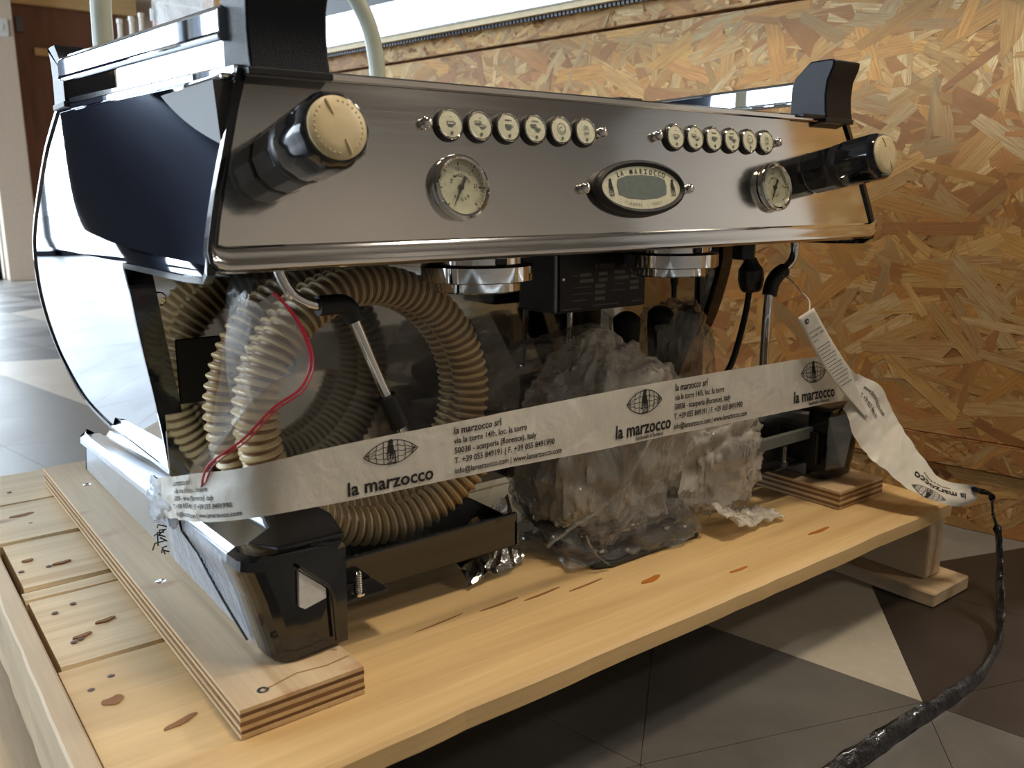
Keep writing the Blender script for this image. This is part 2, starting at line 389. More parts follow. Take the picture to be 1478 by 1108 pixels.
for i in range(-22, 34):
    for j in range(-18, 16):
        for up in (True, False):
            o_ = A0+e1*i+e2*j
            tri = [o_, o_+e1, o_+e2] if up else [o_+e1, o_+e1+e2, o_+e2]
            c = sum(tri, Vector())/3
            if not (-3.9 < c.x < 4.8 and -4.0 < c.y < 6.2): continue
            tri = [c+(p-c)*(1-0.0035) for p in tri]
            # orient ccw
            if (tri[1]-tri[0]).cross(tri[2]-tri[0]).z < 0: tri = [tri[0], tri[2], tri[1]]
            tone = tile_tone(i, j, up); rel = c-M.translation
            fwd = rel.dot(Vector((F.x, F.y, 0)).normalized()); sidew = rel.dot(R0)
            inview = fwd > 0.2 and abs(sidew) < fwd*0.62+0.3
            if inview and c.y < 3.6 or (inview and c.x < 1.2): tiles_near.append((rel.length, tone, tri))
            else: tile_far.setdefault(tone, MB()).prism([(p.x, p.y) for p in tri], lambda x, y: (x, y, -0.004), lambda x, y: (x, y, 0.0))
tiles_near.sort(key=lambda q: q[0])
for k, (dist, tone, tri) in enumerate(tiles_near):
    if k < 280:
        obj('floor_tile', MB().prism([(p.x, p.y) for p in tri], lambda x, y: (x, y, -0.004), lambda x, y: (x, y, 0.0)), tile_mats[tone], floor)
    else: tile_far.setdefault(tone, MB()).prism([(p.x, p.y) for p in tri], lambda x, y: (x, y, -0.004), lambda x, y: (x, y, 0.0))
for tone, mb in tile_far.items():
    o = obj('floor_tiles', mb, tile_mats[tone], floor); o['kind'] = 'stuff'

# room shell
struct(obj('ceiling', MB().box((-4, -4.2, 2.85), (5, 6.5, 2.95)), ceil_paint))
struct(obj('wall_front', MB().box((-4, -4.3, 0), (5, -4.2, 2.85)), dim_paint))
struct(obj('wall_right', MB().box((5, -4.2, 0), (5.1, 6.5, 2.85)), simple('white_plaster', srgb(235, 230, 224), 0.8)))
wl = struct(obj('wall_left', MB().box((-4.1, -4.2, 0), (-4, 0.9, 2.85)).box((-4.1, 0.9, 2.75), (-4, 6.4, 2.85)).box((-4.1, 6.2, 0), (-4, 6.4, 2.75)), dim_paint))
wb = struct(obj('wall_back', MB().box((0.88, 6.5, 0), (5, 6.6, 2.85)).box((-4, 6.25, 2.75), (0.66, 6.35, 2.85)), wall_paint))
# big shop windows: frame with posts
fr1 = MB()
for x in (-4.0, -2.5, -1.0, 0.62): fr1.box((x, 6.25, 0), (x+0.05, 6.33, 2.75))
fr1.box((-4, 6.25, 0), (0.66, 6.33, 0.06))
struct(obj('window_1', fr1, counter_dark))
fr2 = MB()
for y in (0.9, 2.6, 4.4, 6.15): fr2.box((-4.08, y, 0), (-4.0, y+0.05, 2.75))
fr2.box((-4.08, 0.9, 0), (-4, 6.2, 0.06))
struct(obj('window_2', fr2, counter_dark))
struct(obj('ground', MB().box((-30, -20, -0.25), (-4.1, 40, -0.1)).box((-4.1, 6.4, -0.25), (12, 40, -0.1)), pave_m))
# column at the far left, with its little switch plate
struct(obj('column', MB().box((0.69, 6.1, 0), (0.885, 6.5, 2.85)), wall_paint, bevel=0.004))
sw = thing('switch_plate', 'pale switch plate on the beige column at the far left', 'switch', (0.80, 6.09, 1.62))
obj('plate', MB().box((0.72, 6.088, 1.57), (0.855, 6.10, 1.68)), whitem, sw, bevel=0.004)
obj('rocker', MB().box((0.75, 6.083, 1.60), (0.825, 6.089, 1.65)), whitem, sw, bevel=0.002)
# brown board door behind the column
bd = struct(obj('door_1', MB().box((0.93, 6.44, 0.0), (1.62, 6.495, 1.84)), brown_wood, bevel=0.003))
obj('door_head', MB().box((0.93, 6.40, 1.842), (1.75, 6.50, 1.97)), pine_plain, bd, bevel=0.004)
obj('door_rail', MB().box((1.05, 6.405, 1.515), (1.62, 6.44, 1.565)), pine_plain, bd, bevel=0.003)
obj('door_hinge', MB().box((0.955, 6.42, 1.66), (1.0, 6.44, 1.76)), greybar, bd, bevel=0.002)

# ---- counter: OSB front of three boards, strands as geometry
PAL = [srgb(240, 206, 148), srgb(228, 188, 128), srgb(244, 216, 164), srgb(214, 168, 108), srgb(232, 180, 108), srgb(206, 152, 96),
       srgb(248, 226, 182), srgb(222, 190, 142), srgb(208, 184, 144), srgb(188, 138, 94), srgb(236, 192, 120), srgb(222, 172, 112), srgb(236, 200, 140), srgb(230, 194, 134)]
def strands(parent, s0, s1, z0, z1, off, count, seed, lmul=1.0):
    rnd = random.Random(seed); V = []; Fc = []; COL = []; UV = []
    for k in range(count):
        big = rnd.random() < 0.30
        L = rnd.uniform(.055, .15)*lmul if big else rnd.uniform(.03, .09)*lmul
        wdt = rnd.uniform(.010, .034)*lmul if big else rnd.uniform(.0016, .011)*lmul
        ang = rnd.gauss(0, 0.55) if rnd.random() < .58 else rnd.uniform(-PI/2, PI/2)
        cs, cz = rnd.uniform(s0, s1), rnd.uniform(z0, z1)
        base = off+rnd.uniform(0, .0016)+(0.0003 if big else 0); tl, tw = rnd.uniform(-.0015, .0015), rnd.uniform(-.006, .006)
        ca, sa = math.cos(ang), math.sin(ang)
        pts = []; n = rnd.choice((2, 3))
        e0 = rnd.uniform(-.18, .18)*wdt*2; e1_ = rnd.uniform(-.3, .3)*wdt*2
        pts.append((-L/2+e0, -wdt/2)); pts.append((rnd.uniform(-.1, .1)*L, -wdt/2*rnd.uniform(.9, 1.12)))
        pts.append((L/2+e1_, -wdt/2*rnd.uniform(.6, 1))); pts.append((L/2-e1_*rnd.uniform(.2, 1), 0)); pts.append((L/2-e1_, wdt/2*rnd.uniform(.5, 1)))
        pts.append((rnd.uniform(-.1, .1)*L, wdt/2*rnd.uniform(.85, 1.1))); pts.append((-L/2-e0, wdt/2)); pts.append((-L/2+e1_*.3, 0))
        uo, vo_ = rnd.uniform(0, 30), rnd.uniform(0, 30)
        c = rnd.choice(PAL); m = rnd.uniform(.56, 1.0); c = (c[0]*m, c[1]*m*.95, c[2]*m*.78, 1)
        k0 = len(V); ok = []
        for x, y in pts:
            s_ = min(s1, max(s0, cs+x*ca-y*sa)); z_ = min(z1, max(z0, cz+x*sa+y*ca))
            o_ = max(off+0.0001, base+x*tl+y*tw)
            V.append(W(s_, z_, o_)); UV.append((x+uo, y+vo_))
        Fc.append(tuple(range(k0+7, k0-1, -1))); COL.append(c)
    me = bpy.data.meshes.new('wood_strands'); me.from_pydata(V, [], Fc)
    ca_ = me.color_attributes.new('Col', 'FLOAT_COLOR', 'CORNER'); uvl = me.uv_layers.new(name='UVMap')
    for p, c in zip(me.polygons, COL):
        for li in p.loop_indices:
            ca_.data[li].color = c; uvl.data[li].uv = UV[me.loops[li].vertex_index]
    o = obj('wood_strands', me, osb_strand, parent); o['kind'] = 'stuff'; return o
S0, S1 = -0.235, 3.3
cnt = struct(obj('wall_counter', wbox(MB(), S0, S1, 0.0, 0.90, -0.10, -0.0145), osb_base))
mainb = obj('osb_board', wbox(MB(), S0, S1, 0.150, 0.858, -0.014, 0.0), osb_base, cnt)
strands(mainb, S0, S1, 0.152, 0.857, 0.0, 21000, 3)
topb = obj('osb_board', wbox(MB(), S0, S1, 0.862, 0.90, -0.0145, 0.009), osb_base, cnt)
strands(topb, S0, S1, 0.863, 0.90, 0.009, 900, 4, 0.7)
lowb = obj('osb_board', wbox(MB(), S0, S1, 0.104, 0.150, -0.0145, 0.008), osb_base, cnt)
strands(lowb, S0, 1.6, 0.105, 0.149, 0.008, 520, 5)
base_b = obj('osb_board', wbox(MB(), S0, S1, 0.0, 0.102, -0.0145, 0.0), osb_base, cnt)
strands(base_b, S0, 1.6, 0.001, 0.101, 0.0, 1100, 6)
ct = thing('counter_top', 'brushed stainless steel counter top on the chipboard counter', 'counter', W(0.7, 0.9))
ctop_m = steel('counter_steel', (0.70, 0.71, 0.72, 1), 0.25, (400, 400, 3))
obj('fascia', wbox(MB(), S0, S1, 0.913, 0.992, -0.75, 0.05), ctop_m, ct, bevel=0.003)
obj('edge_lip', wbox(MB(), S0, S1, 0.902, 0.9125, 0.0, 0.046), cream, ct)
kn = MB()
for k in range(312): wbox(kn, -0.23+k*0.0103, -0.23+k*0.0103+0.0062, 0.8945, 0.9015, 0.028, 0.036)
o = obj('edge_bristles', kn, counter_dark, ct); o['kind'] = 'stuff'
wbox(cb := MB(), 1.30, 1.92, 0.994, 1.45, -0.62, -0.10)
dk = thing('display_case', 'dark navy metal case standing on the steel counter top', 'case', W(1.8, 0.992, -.3))
obj('housing', cb, counter_dark, dk, bevel=0.01)
obj('handle', MB().tube([W(1.66, 1.06, -.085), W(1.66, 1.10, -.075), W(1.66, 1.14, -.085)], .004), chrome, dk)
# bottles and clear box on the counter, far left
def bottle(s, off, h, r, label, mat, cap=None):
    x, y, _ = W(s, 0, -off)
    b = thing('bottle', label, 'bottle', (x, y, 0.992), 'bottles on the far end of the counter')
    obj('glass_body', MB().lathe([(r*.9, 0), (r, .01), (r, h*.5), (r*.85, h*.6), (r*.32, h*.72), (r*.30, h*.92), (r*.38, h*.93), (r*.38, h)], (x, y, .993), (0, 0, 1), 20), mat, b)
    if cap: obj('cap', MB().lathe([(r*.5, h*.93), (r*.5, h*1.14)], (x, y, .993), (0, 0, 1), 16), cap, b)
pale = simple('frosted_white_glass', srgb(225, 222, 215), 0.25)
bottle(3.255, .18, .231, .028, 'leftmost slim pale bottle on the counter behind the machine', pale)
bottle(3.156, .18, .227, .028, 'slim pale bottle second from the left on the counter', pale)
bottle(3.076, .18, .229, .028, 'slim pale bottle beside the amber one on the counter', pale)
bottle(2.966, .18, .200, .034, 'amber filled bottle with a square black cap', amber, black)
bx = thing('clear_box', 'clear acrylic box with thin white edges on the counter', 'box', W(2.65, .992, -.25))
eb = MB()
p8 = [W(s, z, -o_) for s in (2.45, 2.86) for z in (.995, 1.225) for o_ in (.12, .36)]
for a, b in [(0, 1), (2, 3), (4, 5), (6, 7), (0, 2), (1, 3), (4, 6), (5, 7), (0, 4), (1, 5), (2, 6), (3, 7)]: eb.tube([p8[a], p8[b]], .003, 6)
obj('edges', eb, whitem, bx)
obj('panes', wbox(MB(), 2.45, 2.86, .996, 1.222, -.12, -.124).add([W(2.86, .996, -.12), W(2.86, .996, -.36), W(2.86, 1.222, -.36), W(2.86, 1.222, -.12)], [(0, 1, 2, 3)]), bag_film, bx)
for k, (s, z, m_) in enumerate([(2.55, 1.0, amber), (2.66, 1.0, cream), (2.77, 1.0, carred)]):
    x, y, _ = W(s, 0, -.24)
    tag(obj('jar', MB().lathe([(.028, 0), (.034, .01), (.034, .09), (.024, .11), (.024, .13)], (x, y, 1.0), (0, 0, 1), 18), m_),
        ['small amber jar inside the clear box', 'small cream jar inside the clear box', 'small red jar inside the clear box'][k], 'jar')
# rear partition of chipboard behind the counter, out of focus
pt = struct(obj('wall_partition', wbox(MB(), 2.2, 5.6, 0.0, 2.85, -2.05, -1.9), osb_base))
strands(pt, 2.3, 5.5, 0.9, 2.3, -1.9, 2600, 9, 1.5)
lb = MB(); lb.add([W(3.25, .99, -.55), W(3.37, .99, -.55), W(3.05, 1.9, -.60), W(2.93, 1.9, -.60), W(3.25, .99, -.58), W(3.37, .99, -.58), W(3.05, 1.9, -.63), W(2.93, 1.9, -.63)],
                  [(0, 1, 2, 3), (7, 6, 5, 4), (0, 4, 5, 1), (1, 5, 6, 2), (2, 6, 7, 3), (3, 7, 4, 0)])
# pallet ceiling lamp and two added fill lamps (light set at the top)
for k, (x, y) in enumerate([(0.42, -0.52), (2.4, -2.7), (3.3, -1.0)]):
    lp = thing('ceiling_and_fill_lamp', ['square ceiling lamp above the pallet', 'unseen square fill lamp added to brighten the front wall', 'unseen square fill lamp added to brighten the right wall'][k], 'lamp', (x, y, 2.85))
    obj('housing', MB().box((x-.2, y-.2, 2.78), (x+.2, y+.2, 2.849)), whitem, lp, bevel=.005)
    obj('diffuser', MB().box((x-.17, y-.17, 2.772), (x+.17, y+.17, 2.779)), lampm, lp)

# ================================================================== PALLET
PZ = 0.13
pal = thing('wooden_pallet', 'pale pine pallet on the floor carrying the espresso machine', 'pallet', (0.42, 0.3, 0))
def board_x(y0, y1, x0, x1, z0, z1, mat, seed, name='top_board'):
    """board along x with slightly ragged edges and soft corners"""
    rnd = random.Random(seed); n = 46; r = .0035
    ph = rnd.uniform(0, 90)
    def sec(u):
        x = x0+(x1-x0)*u
        j0 = nz3(x, ph, 0, 18)*.0022+nz3(x, ph, 3, 70)*.0010; j1 = nz3(x, ph, 7, 18)*.0022; zz = nz3(x, ph, 5, 6)*.0008
        return [(x, y0+j0, z0), (x, y1+j1, z0), (x, y1+j1, z1-r+zz), (x, y1-r+j1, z1+zz), (x, y0+r+j0, z1+zz), (x, y0+j0, z1-r+zz)]
    return obj(name, MB().loft([sec(i/n) for i in range(n+1)], True, False), mat, pal)
board_x(-.1235, .1435, -.112, .937, .110, PZ, pine_plain, 1)
board_x(.1465, .314, -.108, .955, .110, PZ-.001, pine_x, 2)
board_x(.3165, .345, -.110, .955, .110, PZ-.002, pine_x, 3)
board_x(.3485, .499, -.106, .948, .110, PZ-.001, pine_x, 4)
board_x(.5025, .655, -.110, .95, .110, PZ, pine_x, 5)
board_x(.6585, .812, -.108, .90, .110, PZ-.001, pine_x, 6)
def beam_y(x0, x1, y0, y1, z0, z1, mat, name, seed=0):
    n = 40
    def sec(u):
        y = y0+(y1-y0)*u; j = nz3(seed, y, 0, 22)*.0016
        return [(x0+j, y, z0), (x0+j, y, z1), (x1, y, z1), (x1, y, z0)]
    return obj(name, MB().loft([sec(i/n) for i in range(n+1)], True, False), mat, pal, bevel=.002, seg=1)
beam_y(-.132, -.113, -.115, .80, .036, PZ+.002, pine_y, 'stringer', 1)
beam_y(-.100, -.065, -.112, .80, .021, .1095, pine_y, 'stringer', 2)
beam_y(.30, .34, .25, .80, .021, .1095, pine_y, 'stringer', 3)
beam_y(.905, .945, -.112, .78, .021, .1095, pine_y, 'stringer', 4)
beam_y(-.172, -.06, -.13, .80, .0005, .0205, pine_y, 'bottom_plank', 5)
beam_y(.265, .375, .24, .80, .0005, .0205, pine_y, 'bottom_plank', 6)
beam_y(.872, .968, -.142, .78, .0005, .0205, pine_y, 'bottom_plank', 7)
rust = simple('rusty_nail', srgb(92, 70, 54), 0.6)
sn = MB().lathe([(.0032, 0), (.0032, .0004), (.0016, .0007)], (0, 0, 0), (0, 0, 1), 10); sme = mesh_of('nail', sn); sme.materials.append(rust)
for x in (-.092, -.075):
    for y in (.10, .20, .27, .40, .57, .72):
        o = obj('nail', sme, rust, pal, world=False); o.location = Vector((x+random.uniform(-.01, .01), y+random.uniform(-.01, .01), PZ-.0004))-pal.location

# dark resin streaks and knots on the front board: thin inlays of darker wood
resin = simple('amber_resin', srgb(186, 112, 40), 0.4); crackm = simple('dark_crack', srgb(146, 102, 62), 0.8)
def inlay(x, y, L, wd_, ang, mat, name='knot'):
    n = 14; ca, sa = math.cos(ang), math.sin(ang); vs = []
    for k in range(n):
        a = 2*PI*k/n; px = math.cos(a)*L/2; py = math.sin(a)*wd_/2*(1+.3*math.sin(3*a))
        vs.append((px*ca-py*sa, px*sa+py*ca))
    o = obj(name, MB().prism(vs, lambda u, v: (x+u, y+v, PZ-.004), lambda u, v: (x+u, y+v, PZ+.0006)), mat, pal)
for a in [(.435, -.045, .032, .008, .1, resin), (.53, -.087, .03, .004, -.05, resin), (.70, -.075, .045, .006, 0, resin), (.32, .0, .05, .0028, .05, crackm), (.27, .008, .05, .0026, .02, crackm),
          (.20, .012, .06, .0022, .08, crackm), (.37, -.012, .05, .0022, .05, crackm), (.84, .09, .05, .01, .1, resin), (-.085, .065, .018, .013, .2, crackm), (-.05, .0, .03, .007, .3, crackm),
          (-.08, .20, .018, .006, .2, crackm), (-.055, .22, .02, .006, .2, crackm), (-.09, .43, .012, .007, .1, crackm), (-.06, .40, .02, .006, .1, crackm), (-.07, .60, .03, .01, .1, crackm)]:
    inlay(*a)

# plywood strips under the feet
def ply(x0, x1, y0, y1, label, seedv, h=.0245, n=7):
    p = thing('plywood_strip', label, 'plywood', (x0, y0, PZ), 'plywood strips between the machine feet and the pallet')
    z = PZ+.0008; th = h/n
    for k in range(n):
        j = random.Random(seedv+k).uniform(-.0007, .0007) if k < n-1 else 0
        m_ = ply_top if k == n-1 else (ply_dark if k % 2 else ply_lite)
        obj('ply_layer', MB().box((x0+j, y0+j, z+k*th), (x1+j, y1, z+(k+1)*th-.00005)), m_, p)
    return p
pl1 = ply(-.021, .084, -.054, .722, 'long plywood strip with layered edge under the left foot', 1)
pl2 = ply(.784, .888, -.049, .60, 'plywood strip with layered edge under the right foot', 2)
PT = PZ+.0008+.0245
cr = MB()
pts = [(.084-.002, -.031), (.060, -.034), (.035, -.030), (.012, -.036), (.005, -.037)]
for a, b in zip(pts, pts[1:]): cr.add([(a[0], a[1]-.0006, PT+.0002), (b[0], b[1]-.0006, PT+.0002), (b[0], b[1]+.0006, PT+.0002), (a[0], a[1]+.0006, PT+.0002)], [(0, 1, 2, 3)])
obj('crack', cr, crackm, pl1)
for x, y, r in ((.004, -.037, .0055), (.0, .22, .006), (.012, .60, .006)):
    obj('screw_hole', MB().lathe([(r, 0), (r*.7, .0010), (r*.3, .0002)], (x, y, PT-.0004), (0, 0, 1), 10), iron if r < .0058 else chrome, pl1)

# ================================================================== ESPRESSO MACHINE
ZB, ZT, DY = .4833, .630, .0286
mac = thing('espresso_machine', 'two group steel espresso machine strapped on the pallet', 'coffee machine', (.45, .3, PT))
pt_ = Vector((0, DY, ZT-ZB)).normalized(); pn = Vector((0, -pt_.z, pt_.y))       # panel up, panel outward normal
def Pn(x, h, o=0): return Vector((x, 0, ZB))+pt_*h+pn*o
# front panel (trapezoid with rounded lower corners), rolled lower lip
HT = .1498; ins = .0469
out = [(ins, HT-.004), (.0, .018), (.002, .008), (.009, .001)]
ecv = lambda h: ins*(max(0, h)/HT)**1.25
outl = [(ecv(h)+.001, h) for h in (HT, .13, .11, .09, .07, .05, .03, .018)]+[(.0012, .010), (.004, .003), (.010, 0.0)]
outl = outl+[(.90-x, h) for x, h in outl[::-1]]
obj('front_panel', MB().prism(outl, lambda x, h: Pn(x, h, 0), lambda x, h: Pn(x, h, -.004)), steel_panel, mac, bevel=.0015)
lip = MB()
prof = [(.016, .0002), (.014, .0030), (.009, .0040), (.004, .0034), (.0015, .0044), (-.002, .0040), (-.004, .001), (-.004, -.006)]
rings = []
for x in [.002+.004*0]+[.006, .014]+[.02+.86*k/20 for k in range(21)]+[.886, .894, .898]:
    rings.append([Pn(x, h+(.006 if x < .004 or x > .897 else (.002 if x < .01 or x > .89 else 0)), o_) for h, o_ in prof])
lip.loft(rings, False, True, False)
obj('lower_lip', lip, steel_panel, mac)
obj('upper_lip', MB().loft([[Pn(x, h, o_) for h, o_ in [(HT-.004, .0005), (HT-.003, .003), (HT+.001, .004), (HT+.0035, .001), (HT+.003, -.012)]] for x in (.047, .25, .45, .65, .853)], False, True, False), steel_panel, mac)
# side panels: mirror sheet of curved outline, dark edging
def fx(y, z):
    if z > ZB: return .047*((z-ZB)/.147)**1.25*(1-min(max(y, 0), .45)/.45)**1.3
    return .045*((ZB-z)/.243)**1.5
top_f = [(.0285, .629), (.0212, .590), (.0140, .553), (.0068, .515), (.0028, .492), (.005, .480), (.014, .4745), (.06, .473), (.244, .473)]
leg_f = bez([(.244, .473, 0), (.238, .448, 0), (.241, .413, 0), (.250, .362, 0), (.262, .325, 0), (.285, .280, 0), (.318, .238, 0)], 6)
rear = bez([(.575, .236, 0), (.70, .252, 0), (.762, .300, 0), (.775, .345, 0), (.765, .397, 0), (.733, .45, 0), (.681, .508, 0), (.573, .582, 0), (.510, .613, 0), (.452, .637, 0)], 7)
so = top_f[:-1]+[(p.x, p.y) for p in leg_f]+[(p.x, p.y) for p in rear]+[(.3, .635), (.15, .632)]
def densify(pts, step):
    o_ = []
    for a, b in zip(pts, pts[1:]+pts[:1]):
        n = max(1, int(math.hypot(b[0]-a[0], b[1]-a[1])/step))
        for k in range(n): o_.append((a[0]+(b[0]-a[0])*k/n, a[1]+(b[1]-a[1])*k/n))
    return o_
sod = densify(so, .02)
def pick(poly, z):
    """y of a polyline (y, z) at height z"""
    for a, b in zip(poly, poly[1:]):
        if min(a[1], b[1]) <= z <= max(a[1], b[1]) and a[1] != b[1]: return a[0]+(b[0]-a[0])*(z-a[1])/(b[1]-a[1])
    return poly[0][0] if abs(z-poly[0][1]) < abs(z-poly[-1][1]) else poly[-1][0]
def side_mesh(right, inset, th, inner=0):
    lf = [(p.x, p.y) for p in leg_f]; rr_ = [(p.x, p.y) for p in rear]; tf = top_f[:7]
    mb = MB()
    def up(u, v):
        zt = .629+(.637-.629)*u; z = .4745+(zt-.4745)*v
        yf = pick(tf, min(z, .629))+inner; yr = pick(rr_, z) if z < .637 else .452
        y = yf+(yr-yf)*u; x = fx(y, z)+inset; return (.90-x if right else x, y, z)
    def lo(u, v):
        z = .237+(.4745-.237)*v; yf = pick(lf, min(z, .473))+inner; yr = pick(rr_, z); y = yf+(yr-yf)*u; x = fx(y, z)+inset
        return (.90-x if right else x, y, z)
    mb.grid(30, 26, up); mb.grid(24, 34, lo)
    mb.add([((.90-inset) if right else inset, y, z) for y, z in [(.014, .4745), (.06, .473), (.244, .473), (.244, .4745)]], [(0, 1, 2, 3)])
    return mb
def edge_strip(right, w0, w1, mul=1.0):
    pts = sod+sod[:1]; mb = MB(); rings = []
    cx, cy = .40, .45
    for k in range(len(pts)):
        y, z = pts[k]; a = pts[k-1] if k else pts[-2]; b = pts[(k+1) % len(sod)]
        dy_, dz_ = b[0]-a[0], b[1]-a[1]; L = math.hypot(dy_, dz_) or 1; ny, nz_ = dz_/L, -dy_/L      # inward or outward
        ring = []
        dp = .022 if z < .4725 else .0045
        for u, v in ((w0, -.0022), (w1, -.0022), (w1, .0), (w1, dp), (w0, dp), (w0, 0)):
            x = fx(y, z)+v; yy, zz = y+ny*u*mul, z+nz_*u*mul; ring.append((.90-x if right else x, yy, zz))
        rings.append(ring)
    mb.loft(rings, False, False); return mb
area2 = sum(a[0]*b[1]-b[0]*a[1] for a, b in zip(sod, sod[1:]+sod[:1]))
sg = 1 if area2 > 0 else -1          # outward side of the outline
for right in (False, True):
    sp = obj('side_panel', side_mesh(right, 0, 0), mirror, mac)
    sp['label'] = 'mirror polished right side panel' if right else 'mirror polished left side panel'
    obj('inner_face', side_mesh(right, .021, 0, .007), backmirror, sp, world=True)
    obj('edge_trim', edge_strip(right, -.0015*sg, .0035*sg), black, sp)
# black band behind the front edge of the side panel
def cornerband(right):
    rings = []
    for x, h in [(ecv(h_), h_) for h_ in (HT, .12, .10, .08, .06, .04, .025, .014)]+[(.003, .004), (.010, -.002), (.03, -.003), (.06, -.003)]:
        rings.append([((.90-q[0]) if right else q[0], q[1], q[2]) for q in [Pn(x+.0025, h+.0008, .0032), Pn(x-.0035, h-.001, .0028), Pn(x-.0035, h-.001, -.008), Pn(x+.0025, h, -.008)]])
    return MB().loft(rings, True, False)
for right in (False, True): obj('corner_trim', cornerband(right), black, mac, bevel=.0008)
# dark body and underside
obj('body_shell', MB().prism([(.012, .500), (.016, ZB-.004), (.245, ZB-.007), (.56, .49), (.56, .575), (.46, .622), (.034, .622)], lambda y, z: (.024+.0, y, z), lambda y, z: (.876, y, z)), blackm, mac)
# steel cup tray on top
tt = obj('cup_tray', MB().box((.03, .033, .6225), (.87, .49, .628)), steel_panel, mac, bevel=.002)
for k in range(9): obj('tray_rib', MB().tube([(.14, .09+k*.045, .630), (.76, .09+k*.045, .630)], .003, 8), chrome, tt)
obj('side_top_edge', MB().loft([[(fx(y, .63)-.003, y, .6275), (fx(y, .63)-.003, y, .634), (fx(y, .63)+.028, y, .636), (fx(y, .63)+.03, y, .628)] for y in (.03, .1, .2, .3, .4, .452)], True, False), mirror, mac, bevel=.001)
obj('side_top_edge', MB().loft([[(.90-fx(y, .63)+.003, y, .6275), (.90-fx(y, .63)+.003, y, .634), (.90-fx(y, .63)-.028, y, .636), (.90-fx(y, .63)-.03, y, .628)] for y in (.03, .1, .2, .3, .4, .452)], True, False), mirror, mac, bevel=.001)
# corner posts: block with concave front face and a lip, chamfered inner top
def post(x0, x1, front, flip, h=.072, base=.6285):
    # profile in (y,z); front posts have their hollow towards -y
    prof = [(.0, 0), (.0028, .012), (.0045, .03), (.0030, .048), (-.004, .064), (-.005, h), (.002, h+.0015), (.030, h+.001), (.052, h-.018), (.056, h-.03), (.056, 0)]
    s = 1 if front else -1; y0 = .015 if front else .468
    mb = MB()
    mb.prism([(y0+s*y, base+z) for y, z in prof], lambda y, z: (x0, y, z), lambda y, z: (x1, y, z), True)
    o = obj('corner_post', mb, textured, mac, bevel=.0022, seg=3)
    obj('post_foot', MB().box((x0-.002, min(y0, y0+s*.058), base-.003), (x1+.002, max(y0, y0+s*.058), base+.003)), blackm, o, bevel=.001)
    return o
post(.047, .113, True, False, h=.085); post(.795, .853, True, True)
post(-.003, .050, False, False, h=.062, base=.634); post(.845, .895, False, True, h=.062, base=.634)
obj('base_shim', MB().box((.750, .018, .630), (.80, .06, .6345)), blackm, mac, bevel=.001)
# cup rails: flat tall bars with rolled lips
def rail(x, y0, y1, z0, z1, nm='cup_rail', x2=None):
    x2 = x if x2 is None else x2
    sec = [(-.004, z0), (-.006, z0+.004), (-.0045, z0+.007), (-.0045, z1-.004), (0, z1), (.004, z1-.004), (.004, z0+.004), (.002, z0)]
    rings = []
    for y, sc_ in ((y0, 1), (y1-.012, 1), (y1-.004, .93), (y1, .8)):
        rings.append([(x+(x2-x)*(y-y0)/(y1-y0)+a, y, (z0+z1)/2+(b-(z0+z1)/2)*sc_) for a, b in sec])
    return obj(nm, MB().loft(rings, True, False), mirror, mac, bevel=.0012)
rail(.045, .060, .415, .655, .6825, x2=-.002)
rail(.852, .055, .445, .6555, .688, x2=.875)
# steam knobs
def knob(x, label):
    B = Pn(x, .081, 0); ax = pn
    u = ax.cross(Vector((0, 0, 1))).normalized(); v = ax.cross(u)
    k = obj('steam_knob', MB().lathe([(.0250, 0), (.0262, .004), (.0266, .034), (.0266, .038)], B, ax, 12, False), black, mac, bevel=.0012)
    obj('collar', MB().lathe([(.0250, .036), (.0262, .038), (.0262, .047), (.0250, .049)], B, ax, 40), blackm, k)
    rings = []
    for h, r in ((.047, .0262), (.050, .0274), (.088, .0278), (.094, .0268), (.097, .0244)):
        rings.append([B+ax*h+(u*math.cos(2*PI*i/48)+v*math.sin(2*PI*i/48))*r*(1-.045*abs(math.sin(i/48*2*PI*5))**3) for i in range(48)])
    obj('grip', MB().loft(rings, True, True), black, k)
    obj('cap_disc', MB().lathe([(.0222, .0965), (.0222, .0992), (.0208, .1006), (.012, .1018), (.0001, .1020)], B, ax, 40), cream, k)
    mk = MB()
    for a0, a1 in ((1.75, 1.42), (4.35, 4.75)):
        pass
    def on(r, a, h): return B+ax*h+(u*math.cos(a)+v*math.sin(a))*r
    for a in (1.95, 5.09):
        mk.tube([on(.009, a, .1018), on(.015, a, .1020), on(.0205, a, .1012)], .0009, 6)
    for i in range(30):
        a = i/30*2*PI
        if min(abs((a-1.95+PI) % (2*PI)-PI), abs((a-5.09+PI) % (2*PI)-PI)) < .3: continue
        mk.lathe([(.0009, 0), (.0006, .0005)], on(.0182, a, .1010), ax, 6)
    obj('embossed_marks', mk, cream, k)
knob(.068, 'l'); knob(.771, 'r')
